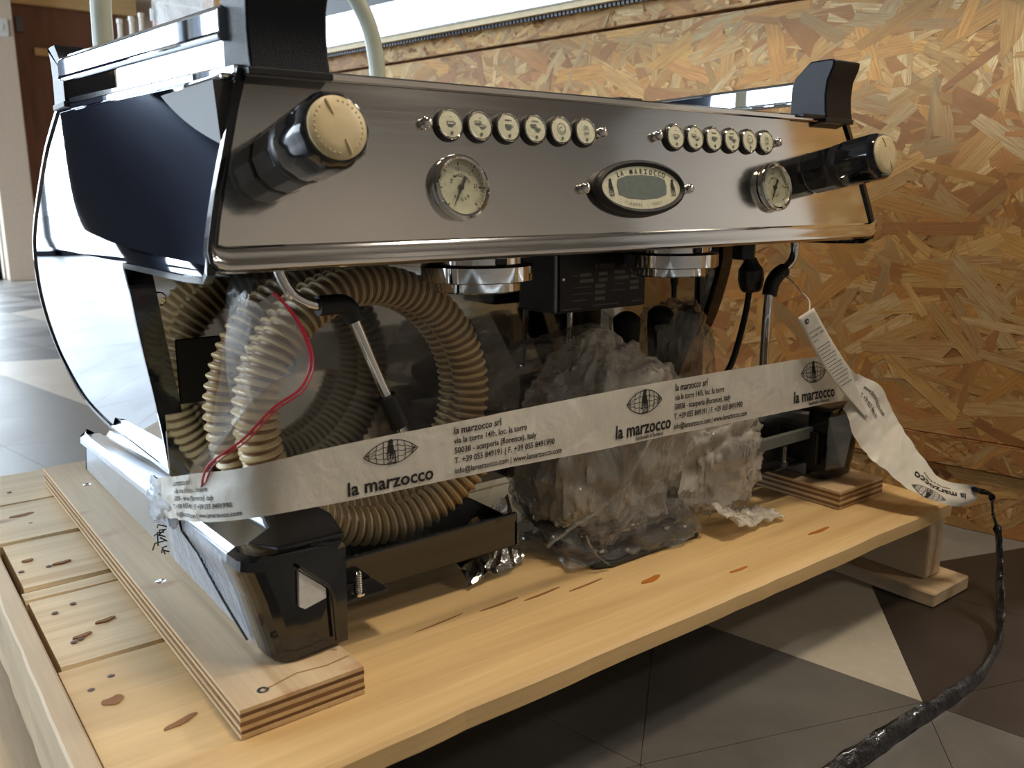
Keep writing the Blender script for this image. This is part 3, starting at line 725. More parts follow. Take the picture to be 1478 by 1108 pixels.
# dosing buttons
def cup2d(dx, dy, s, fill):
    o = []
    body = [(-1, .5), (-.85, -.1), (-.55, -.55), (.35, -.55), (.65, -.1), (.8, .5), (-1, .5)]
    o.append(stroke2d([(x*s+dx, y*s+dy) for x, y in body], s*.16))
    o.append(stroke2d([(x*s+dx, y*s+dy) for x, y in [(.75, .3), (1.15, .3), (1.2, .0), (.65, -.15)]], s*.16))
    lv = .35 if fill else -.02
    o.append(([(x*s+dx, y*s+dy) for x, y in [(-.9, lv), (-.5, -.5), (.3, -.5), (.7, lv)]], [(0, 1, 2, 3)]))
    return o
def button(x, kind, h=.116):
    B = Pn(x, h, 0)
    b = obj('dose_button', MB().lathe([(.0144, 0), (.0148, .0015), (.0142, .0040), (.0128, .0040)], B, pn, 32), rubber, mac)
    obj('chrome_ring', MB().lathe([(.0133, .002), (.0137, .0048), (.0128, .0058), (.0118, .0052), (.0115, .002)], B, pn, 32, cap=False), chrome, b)
    obj('face', MB().lathe([(.0119, .002), (.0119, .0048), (.006, .0052), (.0001, .0053)], B, pn, 32), dial_m, b)
    mb = MB(); f = lambda a, c: B+Vector((1, 0, 0))*a+pt_*c+pn*.0056
    if kind in (0, 2):
        for s_ in cup2d(0, -.0002, .0042, kind == 2): place2d(mb, s_, f)
        place2d(mb, stroke2d([(-.001, .0062), (.0012, .0062)], .0006) if kind == 0 else stroke2d([(-.004, .0062), (.004, .0062)], .0009), f)
    elif kind in (1, 3):
        for s_ in cup2d(-.0028, .002, .0034, kind == 3)+cup2d(.0022, -.0012, .0034, kind == 3): place2d(mb, s_, f)
        place2d(mb, stroke2d([(-.001, .0066), (.0012, .0066)], .0006) if kind == 1 else stroke2d([(-.004, .0068), (.004, .0068)], .0008), f)
    elif kind == 4:
        sp_ = [(math.cos(a/6)*(.0006+a*.00010), .0012+math.sin(a/6)*(.0006+a*.00010)) for a in range(0, 38)]
        place2d(mb, stroke2d(sp_, .0006), f); place2d(mb, stroke2d([(math.cos(a/4)*.0052, .0012+math.sin(a/4)*.0052) for a in range(26)], .0005), f)
    else:
        place2d(mb, text2d('ON', .0048, .8, .01, 'CENTER'), f, 0, .0022); place2d(mb, text2d('OFF', .0048, .8, .01, 'CENTER'), f, 0, -.0040)
        place2d(mb, stroke2d([(-.005, .0014), (.005, .0014)], .0004), f)
    place2d(mb, ([(math.cos(i*PI/5)*.0015, -.0080+math.sin(i*PI/5)*.0015) for i in range(10)], [tuple(range(10))]), f)
    obj('symbol', mb, greyink, b)
def stud(x, h):
    B = Pn(x, h, 0)
    obj('acorn_stud', MB().lathe([(.0046, 0), (.0050, .001), (.0040, .002), (.0052, .0034), (.0056, .0052), (.0048, .0074), (.0028, .0088), (.0002, .0094)], B, pn, 14), chrome, mac)
for x0 in (.2275, .5195):
    for k in range(6): button(x0+k*(.0322 if x0 < .3 else .0316), k)
for x in (.203, .411, .4925, .700): stud(x, .116)
# pressure gauges
def gauge(x, h, words):
    B = Pn(x, h, 0); f = lambda a, c: B+Vector((1, 0, 0))*a+pt_*c+pn*.0047
    g_ = obj('pressure_gauge', MB().lathe([(.0262, 0), (.0282, .0015), (.0284, .004), (.0262, .004)], B, pn, 48), chrome, mac)
    obj('bezel', MB().lathe([(.0284, .003), (.0292, .006), (.0284, .0090), (.0262, .0102), (.0244, .0092), (.0236, .0042)], B, pn, 48, cap=False), chrome, g_)
    obj('dial', MB().lathe([(.0240, .0036), (.0240, .0044), (.0001, .0045)], B, pn, 48), dial_m, g_)
    mb = MB(); n = 30
    for k in range(n+1):
        a = math.radians(225-270*k/n); r0 = .0195 if k % 5 == 0 else .0208
        place2d(mb, stroke2d([(math.cos(a)*r0, math.sin(a)*r0), (math.cos(a)*.0226, math.sin(a)*.0226)], .0011 if k % 5 == 0 else .0004), f)
    for s_, a in (('1', 170), ('1.5', 95), ('2', 48), ('2.5', 5)):
        a = math.radians(a); place2d(mb, text2d(s_, .0044, .8, .01, 'CENTER'), f, math.cos(a)*.0165, math.sin(a)*.0165-.0015)
    # arched words
    def arch(s_, size, r, a0, a1, flip=False):
        for k, ch in enumerate(s_):
            if ch == ' ': continue
            a = math.radians(a0+(a1-a0)*k/max(1, len(s_)-1)); rot = a-PI/2 if not flip else a+PI/2
            vs, fs = text2d(ch, size, .9, .02, 'CENTER')
            place2d(mb, ([(x_*math.cos(rot)-y_*math.sin(rot)+math.cos(a)*r, x_*math.sin(rot)+y_*math.cos(rot)+math.sin(a)*r) for x_, y_ in vs], fs), f)
    arch('LA MARZOCCO', .0036, .0098, 155, 28); arch(words, .0036, .0115, 228, 312, True)
    obj('scale', mb, ink, g_)
    nb = MB(); a = math.radians(238); c_, s_ = math.cos(a), math.sin(a)
    f2 = lambda p, q: B+Vector((1, 0, 0))*(p*c_-q*s_)+pt_*(p*s_+q*c_)+pn*.0060
    f3 = lambda p, q: f2(p, q)+pn*.0006
    nb.prism([(.019, .0001), (.019, -.0001), (.004, -.0010), (0, -.0022), (-.004, -.0012), (-.0105, -.0018), (-.0105, .0018), (-.004, .0012), (0, .0022), (.004, .0010)], f2, f3)
    nb.lathe([(.0026, .0044), (.0026, .0068), (.001, .0072)], B, pn, 14)
    obj('needle', nb, ink, g_)
    gl = MB().lathe([(.0237, .0084), (.0237, .0086)], B, pn, 40)
    obj('lens', gl, lens_film, g_)
gauge(.2300, .060, 'ACQUA'); gauge(.6845, .062, 'VAPORE')
# oval display
B = Pn(.456, .060, 0)
dsp = obj('display', MB().loft([[B+Vector((math.cos(2*PI*i/56)*a, 0, 0))+pt_*math.sin(2*PI*i/56)*b+pn*h for i in range(56)] for a, b, h in ((.064, .0285, 0), (.0655, .0295, .004), (.0645, .0285, .009), (.061, .0255, .0110), (.0575, .0222, .0085), (.0575, .0222, .004))], True, True), rubber, mac)
obj('face_plate', MB().loft([[B+Vector((math.cos(2*PI*i/56)*a, 0, 0))+pt_*math.sin(2*PI*i/56)*b+pn*h for i in range(56)] for a, b, h in ((.0580, .0226, .002), (.0580, .0226, .0078))], True, False), dial_m, dsp)
f = lambda a, c: B+Vector((1, 0, 0))*a+pt_*c+pn*.0081
sc = [(-.0345, .0085), (-.022, .0120), (0, .0132), (.022, .0120), (.0345, .0085), (.0365, .002), (.0350, -.007), (.022, -.0108), (0, -.0122), (-.022, -.0108), (-.0350, -.007), (-.0365, .002)]
obj('screen', MB().prism(sc, lambda a, c: B+Vector((1, 0, 0))*a+pt_*c+pn*.006, f), lcd, dsp)
mb = MB()
def archword(mb, s_, size, rx, ry, a0, a1, flip, f, cond=.9, wgt=.02):
    for k, ch in enumerate(s_):
        if ch == ' ': continue
        a = math.radians(a0+(a1-a0)*k/(len(s_)-1)); px, py = math.cos(a)*rx, math.sin(a)*ry
        tx, ty = -math.sin(a)*rx, math.cos(a)*ry; rot = math.atan2(ty, tx)+(PI if not flip else 0)
        vs, fs = text2d(ch, size, cond, wgt, 'CENTER')
        place2d(mb, ([(x_*math.cos(rot)-y_*math.sin(rot)+px, x_*math.sin(rot)+y_*math.cos(rot)+py) for x_, y_ in vs], fs), f)
archword(mb, 'LA·MARZOCCO', .0072, .0500, .0143, 131, 49, False, lambda a, c: f(a, c)+pn*.0002, .85, .015)
obj('lettering', mb, ink, dsp)
mb = MB(); archword(mb, 'FIRENZE - ITALY', .0042, .0500, .0193, 238, 302, True, lambda a, c: f(a, c)+pn*.0002, .9, 0)
obj('lettering', mb, greyink, dsp)
def lion2d(s):
    """small standing figure with a shield, as on the badge"""
    o = [([(x*s, y*s) for x, y in [(-.16, .55), (-.2, .8), (-.08, .95), (.12, .95), (.2, .8), (.16, .6)]], [tuple(range(6))]),
         ([(x*s, y*s) for x, y in [(-.22, .55), (.18, .58), (.26, .2), (.22, -.3), (-.1, -.1), (-.28, .1)]], [tuple(range(6))])]
    o.append(stroke2d([(x*s, y*s) for x, y in [(-.26, .0), (-.26, -.5), (-.04, -.8), (.18, -.5), (.18, .0), (-.26, .0)]], s*.08))
    o.append(stroke2d([(x*s, y*s) for x, y in [(-.04, -.1), (-.04, -.6)]], s*.08)); o.append(stroke2d([(x*s, y*s) for x, y in [(-.18, -.28), (.1, -.28)]], s*.08))
    o.append(stroke2d([(x*s, y*s) for x, y in [(.30, .1), (.36, -.8)]], s*.1)); o.append(stroke2d([(x*s, y*s) for x, y in [(-.3, -.84), (.42, -.84)]], s*.08))
    return o
mb = MB()
for dx in (-.0455, .0455):
    for s_ in lion2d(.0095): place2d(mb, s_, lambda a, c: f(a, c)+pn*.0002, dx, 0)
obj('emblem', mb, ink, dsp)
for x in (.3795, .5325): stud(x, .060)
# group heads
def group_head(x):
    g_ = obj('group_head', MB().lathe([(.0578, .4510), (.0590, .4520), (.0590, .4665), (.0575, .4680), (.048, .4690), (.048, .486)], (x, .092, 0), (0, 0, 1), 56), chrome, mac)
    obj('lower_ring', MB().lathe([(.040, .4405), (.0445, .4400), (.0462, .4415), (.0462, .4500), (.0440, .4512)], (x, .092, 0), (0, 0, 1), 48), chrome, g_)
    obj('seal', MB().lathe([(.0395, .4425), (.0395, .4415)], (x, .092, 0), (0, 0, 1), 40), rubber, g_)
    for a in (.6, 2.7, 4.6): obj('lug', MB().box((x+math.cos(a)*.045-.006, .092+math.sin(a)*.045-.006, .469), (x+math.cos(a)*.045+.006, .092+math.sin(a)*.045+.006, .486)), blackm, g_, bevel=.001)
group_head(.307); group_head(.598)
# back splash (mirror steel) with a cut-out and a screw
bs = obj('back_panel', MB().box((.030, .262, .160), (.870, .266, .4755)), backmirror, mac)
obj('opening', MB().box((.046, .2600, .325), (.094, .2625, .393)), rubber, bs, bevel=.004, seg=3)
sc_ = obj('screw', MB().lathe([(.0072, 0), (.0072, .001), (.0058, .0024), (.0001, .0026)], (.034+.0, .262, .436), (0, -1, 0), 24), chrome, bs)
# data plate on the grey box between the groups
bxm = simple('brushed_grey_box', srgb(130, 134, 140), 0.3, metal=.7)
ob = obj('control_box', MB().box((.472, .162, .3935), (.628, .235, .4755)), bxm, mac, bevel=.003)
obj('data_plate', MB().box((.477, .1585, .3955), (.625, .1621, .4670)), plate_black, ob, bevel=.001)
mb = MB(); f = lambda a, c: Vector((.551+a, .1582, .4312+c))
place2d(mb, text2d('la marzocco', .0105, .62, .01, 'CENTER'), f, .0, .016)
for (a, c, w_) in [(-.042, .0065, .019), (-.042, -.001, .023), (-.010, .0065, .015), (-.010, -.001, .015), (-.016, -.0085, .017), (-.016, -.0165, .017), (-.016, -.0245, .017), (.017, .0075, .019), (.017, 0, .026), (.047, .0085, .013), (.047, .001, .013), (.045, -.007, .016), (.045, -.0145, .016)]:
    place2d(mb, ([(a, c), (a+w_, c), (a+w_, c+.0042), (a, c+.0042)], [(0, 1, 2, 3)]), f)
for (a, c, w_) in [(-.055, .008, .010), (-.052, -.007, .030), (-.054, -.015, .034), (-.056, -.023, .026), (.018, -.006, .018), (.010, -.014, .028), (-.02, -.031, .046), (-.070, -.033, .03), (.05, -.03, .02)]:
    place2d(mb, ([(a, c), (a+w_, c), (a+w_, c+.001), (a, c+.001)], [(0, 1, 2, 3)]), f)
obj('plate_print', mb, silver_ink, ob)
for x in (.482, .618): obj('rivet', MB().lathe([(.0022, 0), (.0018, .0008), (.0003, .001)], (x, .1584, .436), (0, -1, 0), 12), chrome, ob)
obj('drain_rod', MB().tube([(.545, .215, .394), (.536, .215, .30)], .004, 10), chrome, mac)
obj('side_switch', MB().lathe([(.0035, 0), (.0055, .008), (.0055, .020), (.0036, .026), (.0036, .040), (.0001, .042)], (.672, .15, .442), (0, 0, -1), 14), rubber, mac)
# steam wands
def tubeobj(nm, pts, r, mat, parent, n=8, seg=14): return obj(nm, MB().tube(bez(pts, n), r, seg), mat, parent)
wl_ = tubeobj('steam_wand', [(.077, .06, .486), (.079, .06, .472), (.088, .06, .455), (.102, .06, .4455), (.118, .06, .4415), (.134, .06, .441), (.142, .06, .436), (.148, .06, .423), (.166, .06, .378), (.187, .06, .330)], .0052, chrome, mac)
tubeobj('wand_grip', [(.112, .06, .4415), (.120, .06, .4415), (.134, .06, .4415), (.142, .06, .437), (.1475, .06, .4265)], .0092, rubber, wl_)
tubeobj('wand_sleeve', [(.1775, .06, .351), (.183, .06, .338), (.1905, .06, .320)], .0088, rubber, wl_)
tubeobj('wand_tip', [(.1905, .06, .322), (.195, .06, .311), (.1975, .06, .305)], .0055, chrome, wl_)
wr_ = tubeobj('steam_wand', [(.820, .07, .484), (.823, .07, .462), (.818, .07, .448), (.803, .07, .438), (.785, .07, .428), (.773, .07, .413), (.771, .07, .400), (.769, .07, .36), (.767, .07, .26)], .0062, chrome, mac)
tubeobj('wand_grip', [(.800, .07, .436), (.788, .07, .431), (.777, .07, .420), (.772, .07, .404)], .0100, rubber, wr_)
# hot water spout
hw = obj('water_spout', MB().lathe([(.0165, 0), (.0165, .022), (.013, .0235)], (.752, .10, .475), (0, 0, -1), 6, False), iron, mac, bevel=.001)
obj('spout_knob', MB().lathe([(.008, .022), (.010, .028), (.0165, .038), (.0178, .052), (.0150, .064), (.0125, .068), (.004, .069)], (.764, .10, .475), (.12, 0, -1), 10, False), iron, hw, bevel=.001)
tubeobj('drain_hose', [(.768, .10, .41), (.764, .10, .385), (.754, .10, .350), (.738, .10, .312), (.72, .10, .29)], .0042, rubber, hw)
# feet: folded steel rails with black end caps
def foot(right):
    mx = (lambda x: .90-x) if right else (lambda x: x)
    def sec(y):
        u = (y-.02)/.62; zt = .254-(.254-.212)*u; xo = .003+.016*u
        return [(.027, PT+.0005), (.0245, PT+.004), (xo+.009, PT+.058), (xo, zt-.012), (xo+.001, zt-.004), (xo+.008, zt), (.046, zt-.001), (.050, zt-.006), (.056, zt-.006), (.060, zt-.0005), (.085, zt-.004), (.090, zt-.012), (.088, PT+.0005)]
    fo = obj('foot_rail', MB().loft([[(mx(x), y, z) for x, z in sec(y)] for y in [.02+.64*k/12 for k in range(13)]], True, False), footsteel, mac, bevel=.0012)
    # groove channel and rear end plate
    obj('end_plate', MB().loft([[(mx(.045+(x-.045)*1.02), y, PT+(z-PT)*1.0) for x, z in sec(.66)] for y in (.6605, .664)], True, False), blackm, fo)
    # front cap: same section bulging forward, rounded at the bottom
    rings = []
    for k in range(9):
        a = k/8*PI/2; y = .0195-.034*math.sin(a); q = math.cos(a)
        rs = []
        for x, z in sec(.02):
            if x > .06: rs.append((mx(x+.004), y+.004*(1-q), PT+.0005+(z+.002-PT)*(1-.0*(1-q))))
            else:
                bul = (1-q)
                rs.append((mx(x-.0015+(bul**2)*.030), y, max(PT+.0005+bul**2*.004, z+.0015-.004*bul**3)))
        rings.append(rs)
    cp = obj('foot_cap', MB().loft(rings, True, False), black, fo, bevel=.003, seg=3)
    obj('cap_top', MB().prism([(.036, -.008), (.094, -.010), (.110, .05), (.110, .13), (.070, .13), (.050, .05), (.018, .021)] if not right else [(.012, .012), (.040, -.010), (.090, -.010), (.092, .13), (.050, .13)], lambda x, y: (mx(x), y, .2475-y*.05), lambda x, y: (mx(x), y, .2565-y*.05)), blackm, fo, bevel=.003)
foot(False); foot(True)
# tray frame: black beam, end bracket with bolt, white pad
fr = obj('tray_frame', MB().box((.098, .052, .165), (.328, .058, .203)).box((.098, .052, .165), (.328, .25, .169)).box((.322, .052, .165), (.328, .25, .195)), black, mac, bevel=.002)
br = obj('leveling_bracket', MB().box((.0935, .006, .1755), (.0975, .062, .222)).box((.097, .018, .1755), (.15, .050, .1785)), blackm, mac, bevel=.0015)
obj('bolt', MB().lathe([(.0075, 0), (.0075, .002), (.0045, .003)]+[((.0038 if k % 2 else .0044), .003+k*.0011) for k in range(17)]+[(.003, .023)], (.122, .026, .1786), (0, 0, 1), 14), chrome, br)
obj('pad', MB().prism([(.048, .2355), (.0465, .2055), (.0515, .2020), (.0705, .2065), (.0705, .2150)], lambda x, z: (x, -.0175, z), lambda x, z: (x, -.0135, z)), whitem, br)
obj('bracket_edge', MB().tube([(.0480, -.0175, .2400), (.0730, -.0175, .2165), (.0770, -.0175, .208), (.0790, -.0165, .165)], .0016, 8), black, br)
br2 = obj('leveling_bracket', MB().box((.735, .018, .1755), (.80, .055, .1785)).box((.800, .0, .1755), (.806, .06, .222)), blackm, mac, bevel=.0015)
obj('bolt', MB().lathe([(.0075, 0), (.0075, .002), (.0045, .003)]+[((.0038 if k % 2 else .0044), .003+k*.0011) for k in range(17)]+[(.003, .023)], (.775, .033, .1786), (0, 0, 1), 14), chrome, br2)
obj('crossbar', MB().box((.67, .012, .2120), (.815, .020, .2270)), greybar, mac, bevel=.001)
obj('bracket_plate', MB().box((.690, .045, .165), (.815, .052, .212)).box((.60, .06, .19), (.815, .14, .2)), blackm, mac, bevel=.001)
def xface(y, z):
    u = (y-.02)/.62; zt = .254-(.254-.212)*u; xo = .003+.016*u
    P_ = [(PT+.004, .0245), (PT+.058, xo+.009), (zt-.012, xo), (zt-.004, xo+.001), (zt+.01, xo+.001)]
    for a, b in zip(P_, P_[1:]):
        if z <= b[0]: return a[1]+(b[1]-a[1])*max(0, (z-a[0]))/(b[0]-a[0])
    return xo
# strap line round the foot
obj('hold_down_cord', MB().tube([(xface(y_, z_)-.0032, y_, z_) for y_, z_ in [(.150-.11*(k/14)**1.5, .244-.084*k/14) for k in range(15)]], .0011, 8), rubber, mac)

# ================================================================== HOSE in a clear zip bag
hose = thing('ribbed_hose', 'coiled cream ribbed hose packed in a clear bag', 'hose', (.175, .09, .205))
pitch = .0092; N = 0
def coil(t_):
    a = t_*2*PI; turns = t_
    cx = .190+.010*math.sin(turns*1.1); cz = .326+.006*math.cos(turns*.9)
    r = .124-.007*math.sin(turns*1.7)
    y = .098+.040*turns+.005*math.sin(a*2+1)
    return Vector((cx+r*math.sin(a+PI*1.05)*1.03, y, cz+r*math.cos(a+PI*1.05)))
pts = [coil(k*.002) for k in range(-118, 1230)]
L = [0]
for a, b in zip(pts, pts[1:]): L.append(L[-1]+(b-a).length)
step = pitch/7; samp = []; i = 0; d_ = 0
while d_ < L[-1]:
    while L[i+1] < d_: i += 1
    u = (d_-L[i])/(L[i+1]-L[i]); samp.append(pts[i].lerp(pts[i+1], u)); d_ += step
RS = [.0166, .0168, .0186, .0203, .0203, .0186, .0168]
hm = mesh_of('corrugated_tube', MB().tube(samp, .02, 18, True, lambda k: RS[k % 7]))
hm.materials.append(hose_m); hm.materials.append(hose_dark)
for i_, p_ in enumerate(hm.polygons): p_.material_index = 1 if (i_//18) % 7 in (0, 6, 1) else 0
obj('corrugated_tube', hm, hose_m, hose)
obj('cuff', MB().tube([samp[-1], samp[-1]+(samp[-1]-samp[-8]).normalized()*.05], .0205, 20), hose_m, hose)
# the bag: a puffed sheet in front of and around the hose
bag = thing('zip_bag', 'clear plastic zip bag with a red closing line around the hose', 'bag', (.17, .03, .205))
bo = [Vector((x, 0, z)) for x, z in [(.066, .466), (.12, .472), (.21, .470), (.285, .452), (.335, .385), (.352, .32), (.332, .245), (.285, .196), (.19, .176), (.115, .190), (.105, .27), (.078, .300), (.06, .34), (.055, .385), (.058, .425), (.06, .450)]]
bo = bez(bo+[bo[0]], 6)[:-1]; nb_ = len(bo); cb_ = Vector((.195, 0, .33))
mb = MB(); rings = []
for j in range(15):
    t_ = (j+.02)/14; rg = []
    for k, p in enumerate(bo):
        q = cb_.lerp(p, min(1, t_)); a = k/nb_*2*PI
        y = .071+.012*t_**3.0+.004*math.sin(a*7+j*.7)*t_+.007*nz3(q.x, 1, q.z, 16)+.002*nz3(q.x, 5, q.z, 50)
        rg.append((q.x, y, q.z))
    rings.append(rg)
for j in range(2):   # wrap back
    rg = []
    for k, p in enumerate(bo): rg.append((p.x+(p.x-cb_.x)*.01*j, .083+.026*(j+1)+.006*nz3(p.x, j, p.z, 30), p.z+(p.z-cb_.z)*.01*j))
    rings.append(rg)
mb.loft(rings, False, True); obj('film', mb, bag_film, bag)
# zip strip: frosted band and two red lines
zp = [(.050, .006, .462), (.060, .000, .448), (.070, -.002, .428), (.074, -.003, .405), (.064, -.004, .385), (.040, -.004, .372), (.016, .000, .350), (-.006, .02, .328), (-.006, .045, .300)]
zc = bez(zp, 8)
mb = MB(); mb2 = MB(); mb3 = MB(); rg = []
for k, p in enumerate(zc):
    tdir = (zc[min(k+1, len(zc)-1)]-zc[max(k-1, 0)]).normalized(); nn = Vector((-tdir.z, 0, tdir.x)).normalized()
    if nn.x > 0 and k < 20: nn = -nn
    if k and nn.dot(last) < 0: nn = -nn
    last = nn; wd_ = .013+.003*math.sin(k*.2)
    rg.append([p, p+nn*wd_*.5+Vector((0, .001, 0)), p+nn*wd_+Vector((0, .004, 0))])
mb.loft([list(r) for r in rg], False, True, False)
obj('zip_band', mb, zip_film, bag)
obj('zip_line', MB().tube(zc, .0010, 6), red_m, bag)
obj('zip_line', MB().tube([p+Vector((.0028, .0, -.002)) for p in zc], .0006, 6), red_m, bag)
# flap between zip and the left edge of the bag
def flap(u, v):
    k = min(len(rg)-1, int(u*(len(rg)-1))); a = Vector(rg[k][2]); b = Vector((.016+.022*(1-u)**2, .06+.03*u, .455-.17*u))
    q = a.lerp(b, v); return (q.x+.003*nz3(q.x, 3, q.z, 30)*v, q.y-.010*math.sin(v*PI)+.006*nz3(q.x, 8, q.z, 24), q.z)
obj('flap', MB().grid(40, 14, flap), flap_film, bag)

# ================================================================== WRAPPED PUMP and loose wrap
def blob(c, r, seed, amp=.22, fold=.5, nu=56, nv=40, flat=None, peak=None, sq=1.0):
    mb = MB(); c = Vector(c)
    def fn(u, v):
        th = u*2*PI; ph = (v-.5)*PI
        d = Vector((math.cos(ph)*math.cos(th), math.cos(ph)*math.sin(th), math.sin(ph)))
        dd = Vector([math.copysign(abs(q)**sq, q) for q in d]) if sq != 1 else d
        n1 = noise.fractal(d*1.6+Vector((seed, seed*2, 0)), .9, 2.1, 4); n2 = 1-abs(noise.noise(d*3.2+Vector((seed*3, 0, seed))))*2
        n3 = 1-abs(noise.noise(d*7.5+Vector((seed, 5, seed))))*2
        n4 = (1-abs(noise.noise(Vector((d.x*9+seed, d.y*9, d.z*1.6+seed))))*2)**3; n5 = (1-abs(noise.noise(Vector((d.x*19+seed*2, d.y*19+d.z*4, d.z*5))))*2)**2
        s = 1+amp*n1+fold*.10*(n2-.5)+fold*.03*(n3-.5)+fold*.050*n4+fold*.012*n5
        p = Vector((dd.x*r[0], dd.y*r[1], dd.z*r[2]))*s
        if peak:
            for px, py, pz, st, wd_ in peak:
                k = max(0, d.dot(Vector((px, py, pz)).normalized())); p += Vector((px, py, pz)).normalized()*st*k**wd_
        q = c+p
        if flat is not None and q.z < flat: q.z = flat+.0008+(.0012*abs(n3))
        return q
    mb.grid(nu, nv, fn); return mb
pump = thing('wrapped_pump', 'dark motor pump on a base plate wrapped in bubble wrap', 'pump', (.48, .09, PZ))
obj('motor_body', MB().lathe([(.03, 0), (.056, .004), (.060, .012)]+[((.060 if k % 2 else .057), .016+k*.006) for k in range(14)]+[(.060, .104), (.056, .112), (.02, .116)], (.392, .095, .208), (1, -.05, 0), 40), iron, pump)
obj('pump_head', MB().lathe([(.03, .116), (.034, .12), (.034, .15), (.026, .155), (.026, .185), (.012, .19)], (.392, .095, .208), (1, -.05, 0), 28), bxm, pump)
bp = obj('base_plate', MB().prism([(.403, .010), (.424, .002), (.566, .003), (.580, .012), (.583, .135), (.398, .135)], lambda x, y: (x, y, PZ+.001), lambda x, y: (x, y, PZ+.007)), iron, pump, bevel=.002)
for x, y in ((.430, .030), (.543, .034)): obj('screw', MB().lathe([(.0085, 0), (.0085, .0022), (.0055, .0025), (.0048, .0052), (.002, .0052)], (x, y, PZ+.007), (0, 0, 1), 18), chrome, bp)
obj('stand', MB().box((.42, .06, PZ+.007), (.45, .13, .16)).box((.50, .06, PZ+.007), (.53, .13, .175)), iron, pump, bevel=.002)
obj('bubble_wrap', blob((.488, .092, .240), (.108, .074, .104), 1.3, .18, .9, 170, 110, PZ+.008, [(-.1, 0, 1, .022, 7), (.1, -.2, .9, .012, 9)], .78), wrap_film, pump)
seam = MB()
for pts_ in ([(.333, .010, .177), (.372, .004, .194), (.425, .000, .218), (.470, .002, .262), (.500, .010, .300)], [(.425, .010, .160), (.460, .004, .190), (.500, .002, .225), (.520, .008, .270)], [(.385, .008, .178), (.398, .003, .152), (.415, .000, .1385)]):
    q_ = bez(pts_, 8); q_ = [p+Vector((0, .003*nz3(p.x, 1, p.z, 60), .003*nz3(p.x, 5, p.z, 60))) for p in q_]
    seam.grid(len(q_)-1, 2, lambda u, v: q_[min(len(q_)-1, int(u*(len(q_)-1)+.5))]+Vector((0, -.004*(1-abs(v-.5)*2), .0022*(v-.5))))
obj('wrap_fold', seam, wrap_film, pump)
obj('wrap_skirt', blob((.49, .075, .150), (.108, .070, .030), 4.1, .22, 1.0, 120, 44, PZ+.0015, None, .7), wrap_dark, pump)
tag(obj('plastic_bundle', blob((.642, .050, .208), (.072, .044, .070), 7.7, .24, 1.0, 110, 80, PZ+.002, None, .8), wrap_milky),
    'crumpled milky bubble wrap bundle right of the wrapped pump', 'packaging')
def tailf(u, v):
    x = .578+.120*u+.008*nz3(v, 2, u, 5); y = -.030*v*(1-.5*u)+.035*(1-v)-.012*u+.010*nz3(u, v, 1, 6)
    z = PZ+.0025+.012*math.sin(v*PI)*(1-u*.7)+.016*abs(nz3(x, y, 2, 45))*(1-.4*u)+.006*abs(nz3(x, y, 8, 120))+.022*(1-u)**3
    return (x, y, z)
obj_t = obj('wrap_sheet', MB().grid(60, 34, tailf), wrap_milky); obj_t.modifiers.new('s', 'SOLIDIFY').thickness = .0006
tag(obj_t, 'loose end of bubble wrap lying flat on the pallet board', 'packaging')
hb = thing('handle_pack', 'grey bag of wrapped handles standing behind the pump', 'packaging', (.70, .17, .26))
for x, z, dx in ((.662, .352, -.2), (.712, .350, .15), (.60, .350, -.3)):
    obj('handle', MB().lathe([(.012, -.09), (.014, -.03), (.018, .015), (.018, .030), (.012, .036), (.001, .037)], (x, .165, z), (dx, -.25, 1), 20), rubber, hb)
obj('bag_film', blob((.690, .165, .318), (.062, .040, .070), 11.2, .2, 1.1, 60, 44, None, None, .85), wrap_dark, hb)
hb2 = thing('clear_pack', 'crumpled clear film pack with a capped tube left of the pump top', 'packaging', (.46, .17, .26))
obj('film', blob((.445, .170, .318), (.092, .040, .040), 15.2, .25, 1.2, 60, 40, None, [(.55, 0, .6, .03, 8)], .9), wrap_dark, hb2)
obj('tube_cap', MB().lathe([(.018, -.03), (.018, .018), (.014, .024), (.001, .025)], (.537, .165, .350), (.1, -.2, 1), 12, False), wrap_dark, hb2)
obj('inner_tool', MB().lathe([(.012, 0), (.02, .03), (.02, .09), (.012, .12)], (.39, .165, .30), (1, 0, .1), 16), rubber, hb2)
obj('tray_shelf', MB().box((.39, .148, .2042), (.75, .25, .258)), blackm, mac)
# foil scrap under the frame end
def foilf(u, v):
    a = Vector((.262, .052, PZ+.010)).lerp(Vector((.352, .070, PZ+.003)), u); b = Vector((.275, .115, PZ+.03)).lerp(Vector((.365, .118, PZ+.068)), u)
    q = a.lerp(b, v); q.z += .009*nz3(q.x, q.y, 1, 50)+.002*nz3(q.x, q.y, 9, 120); q.y += .006*nz3(q.x, q.y, 4, 80); q.z = max(q.z, PZ+.0015); return q
tag(obj('foil_scrap', MB().grid(12, 8, foilf, False), foil_m, thick=.0004), 'crumpled silver foil scrap at the end of the black tray frame', 'foil')

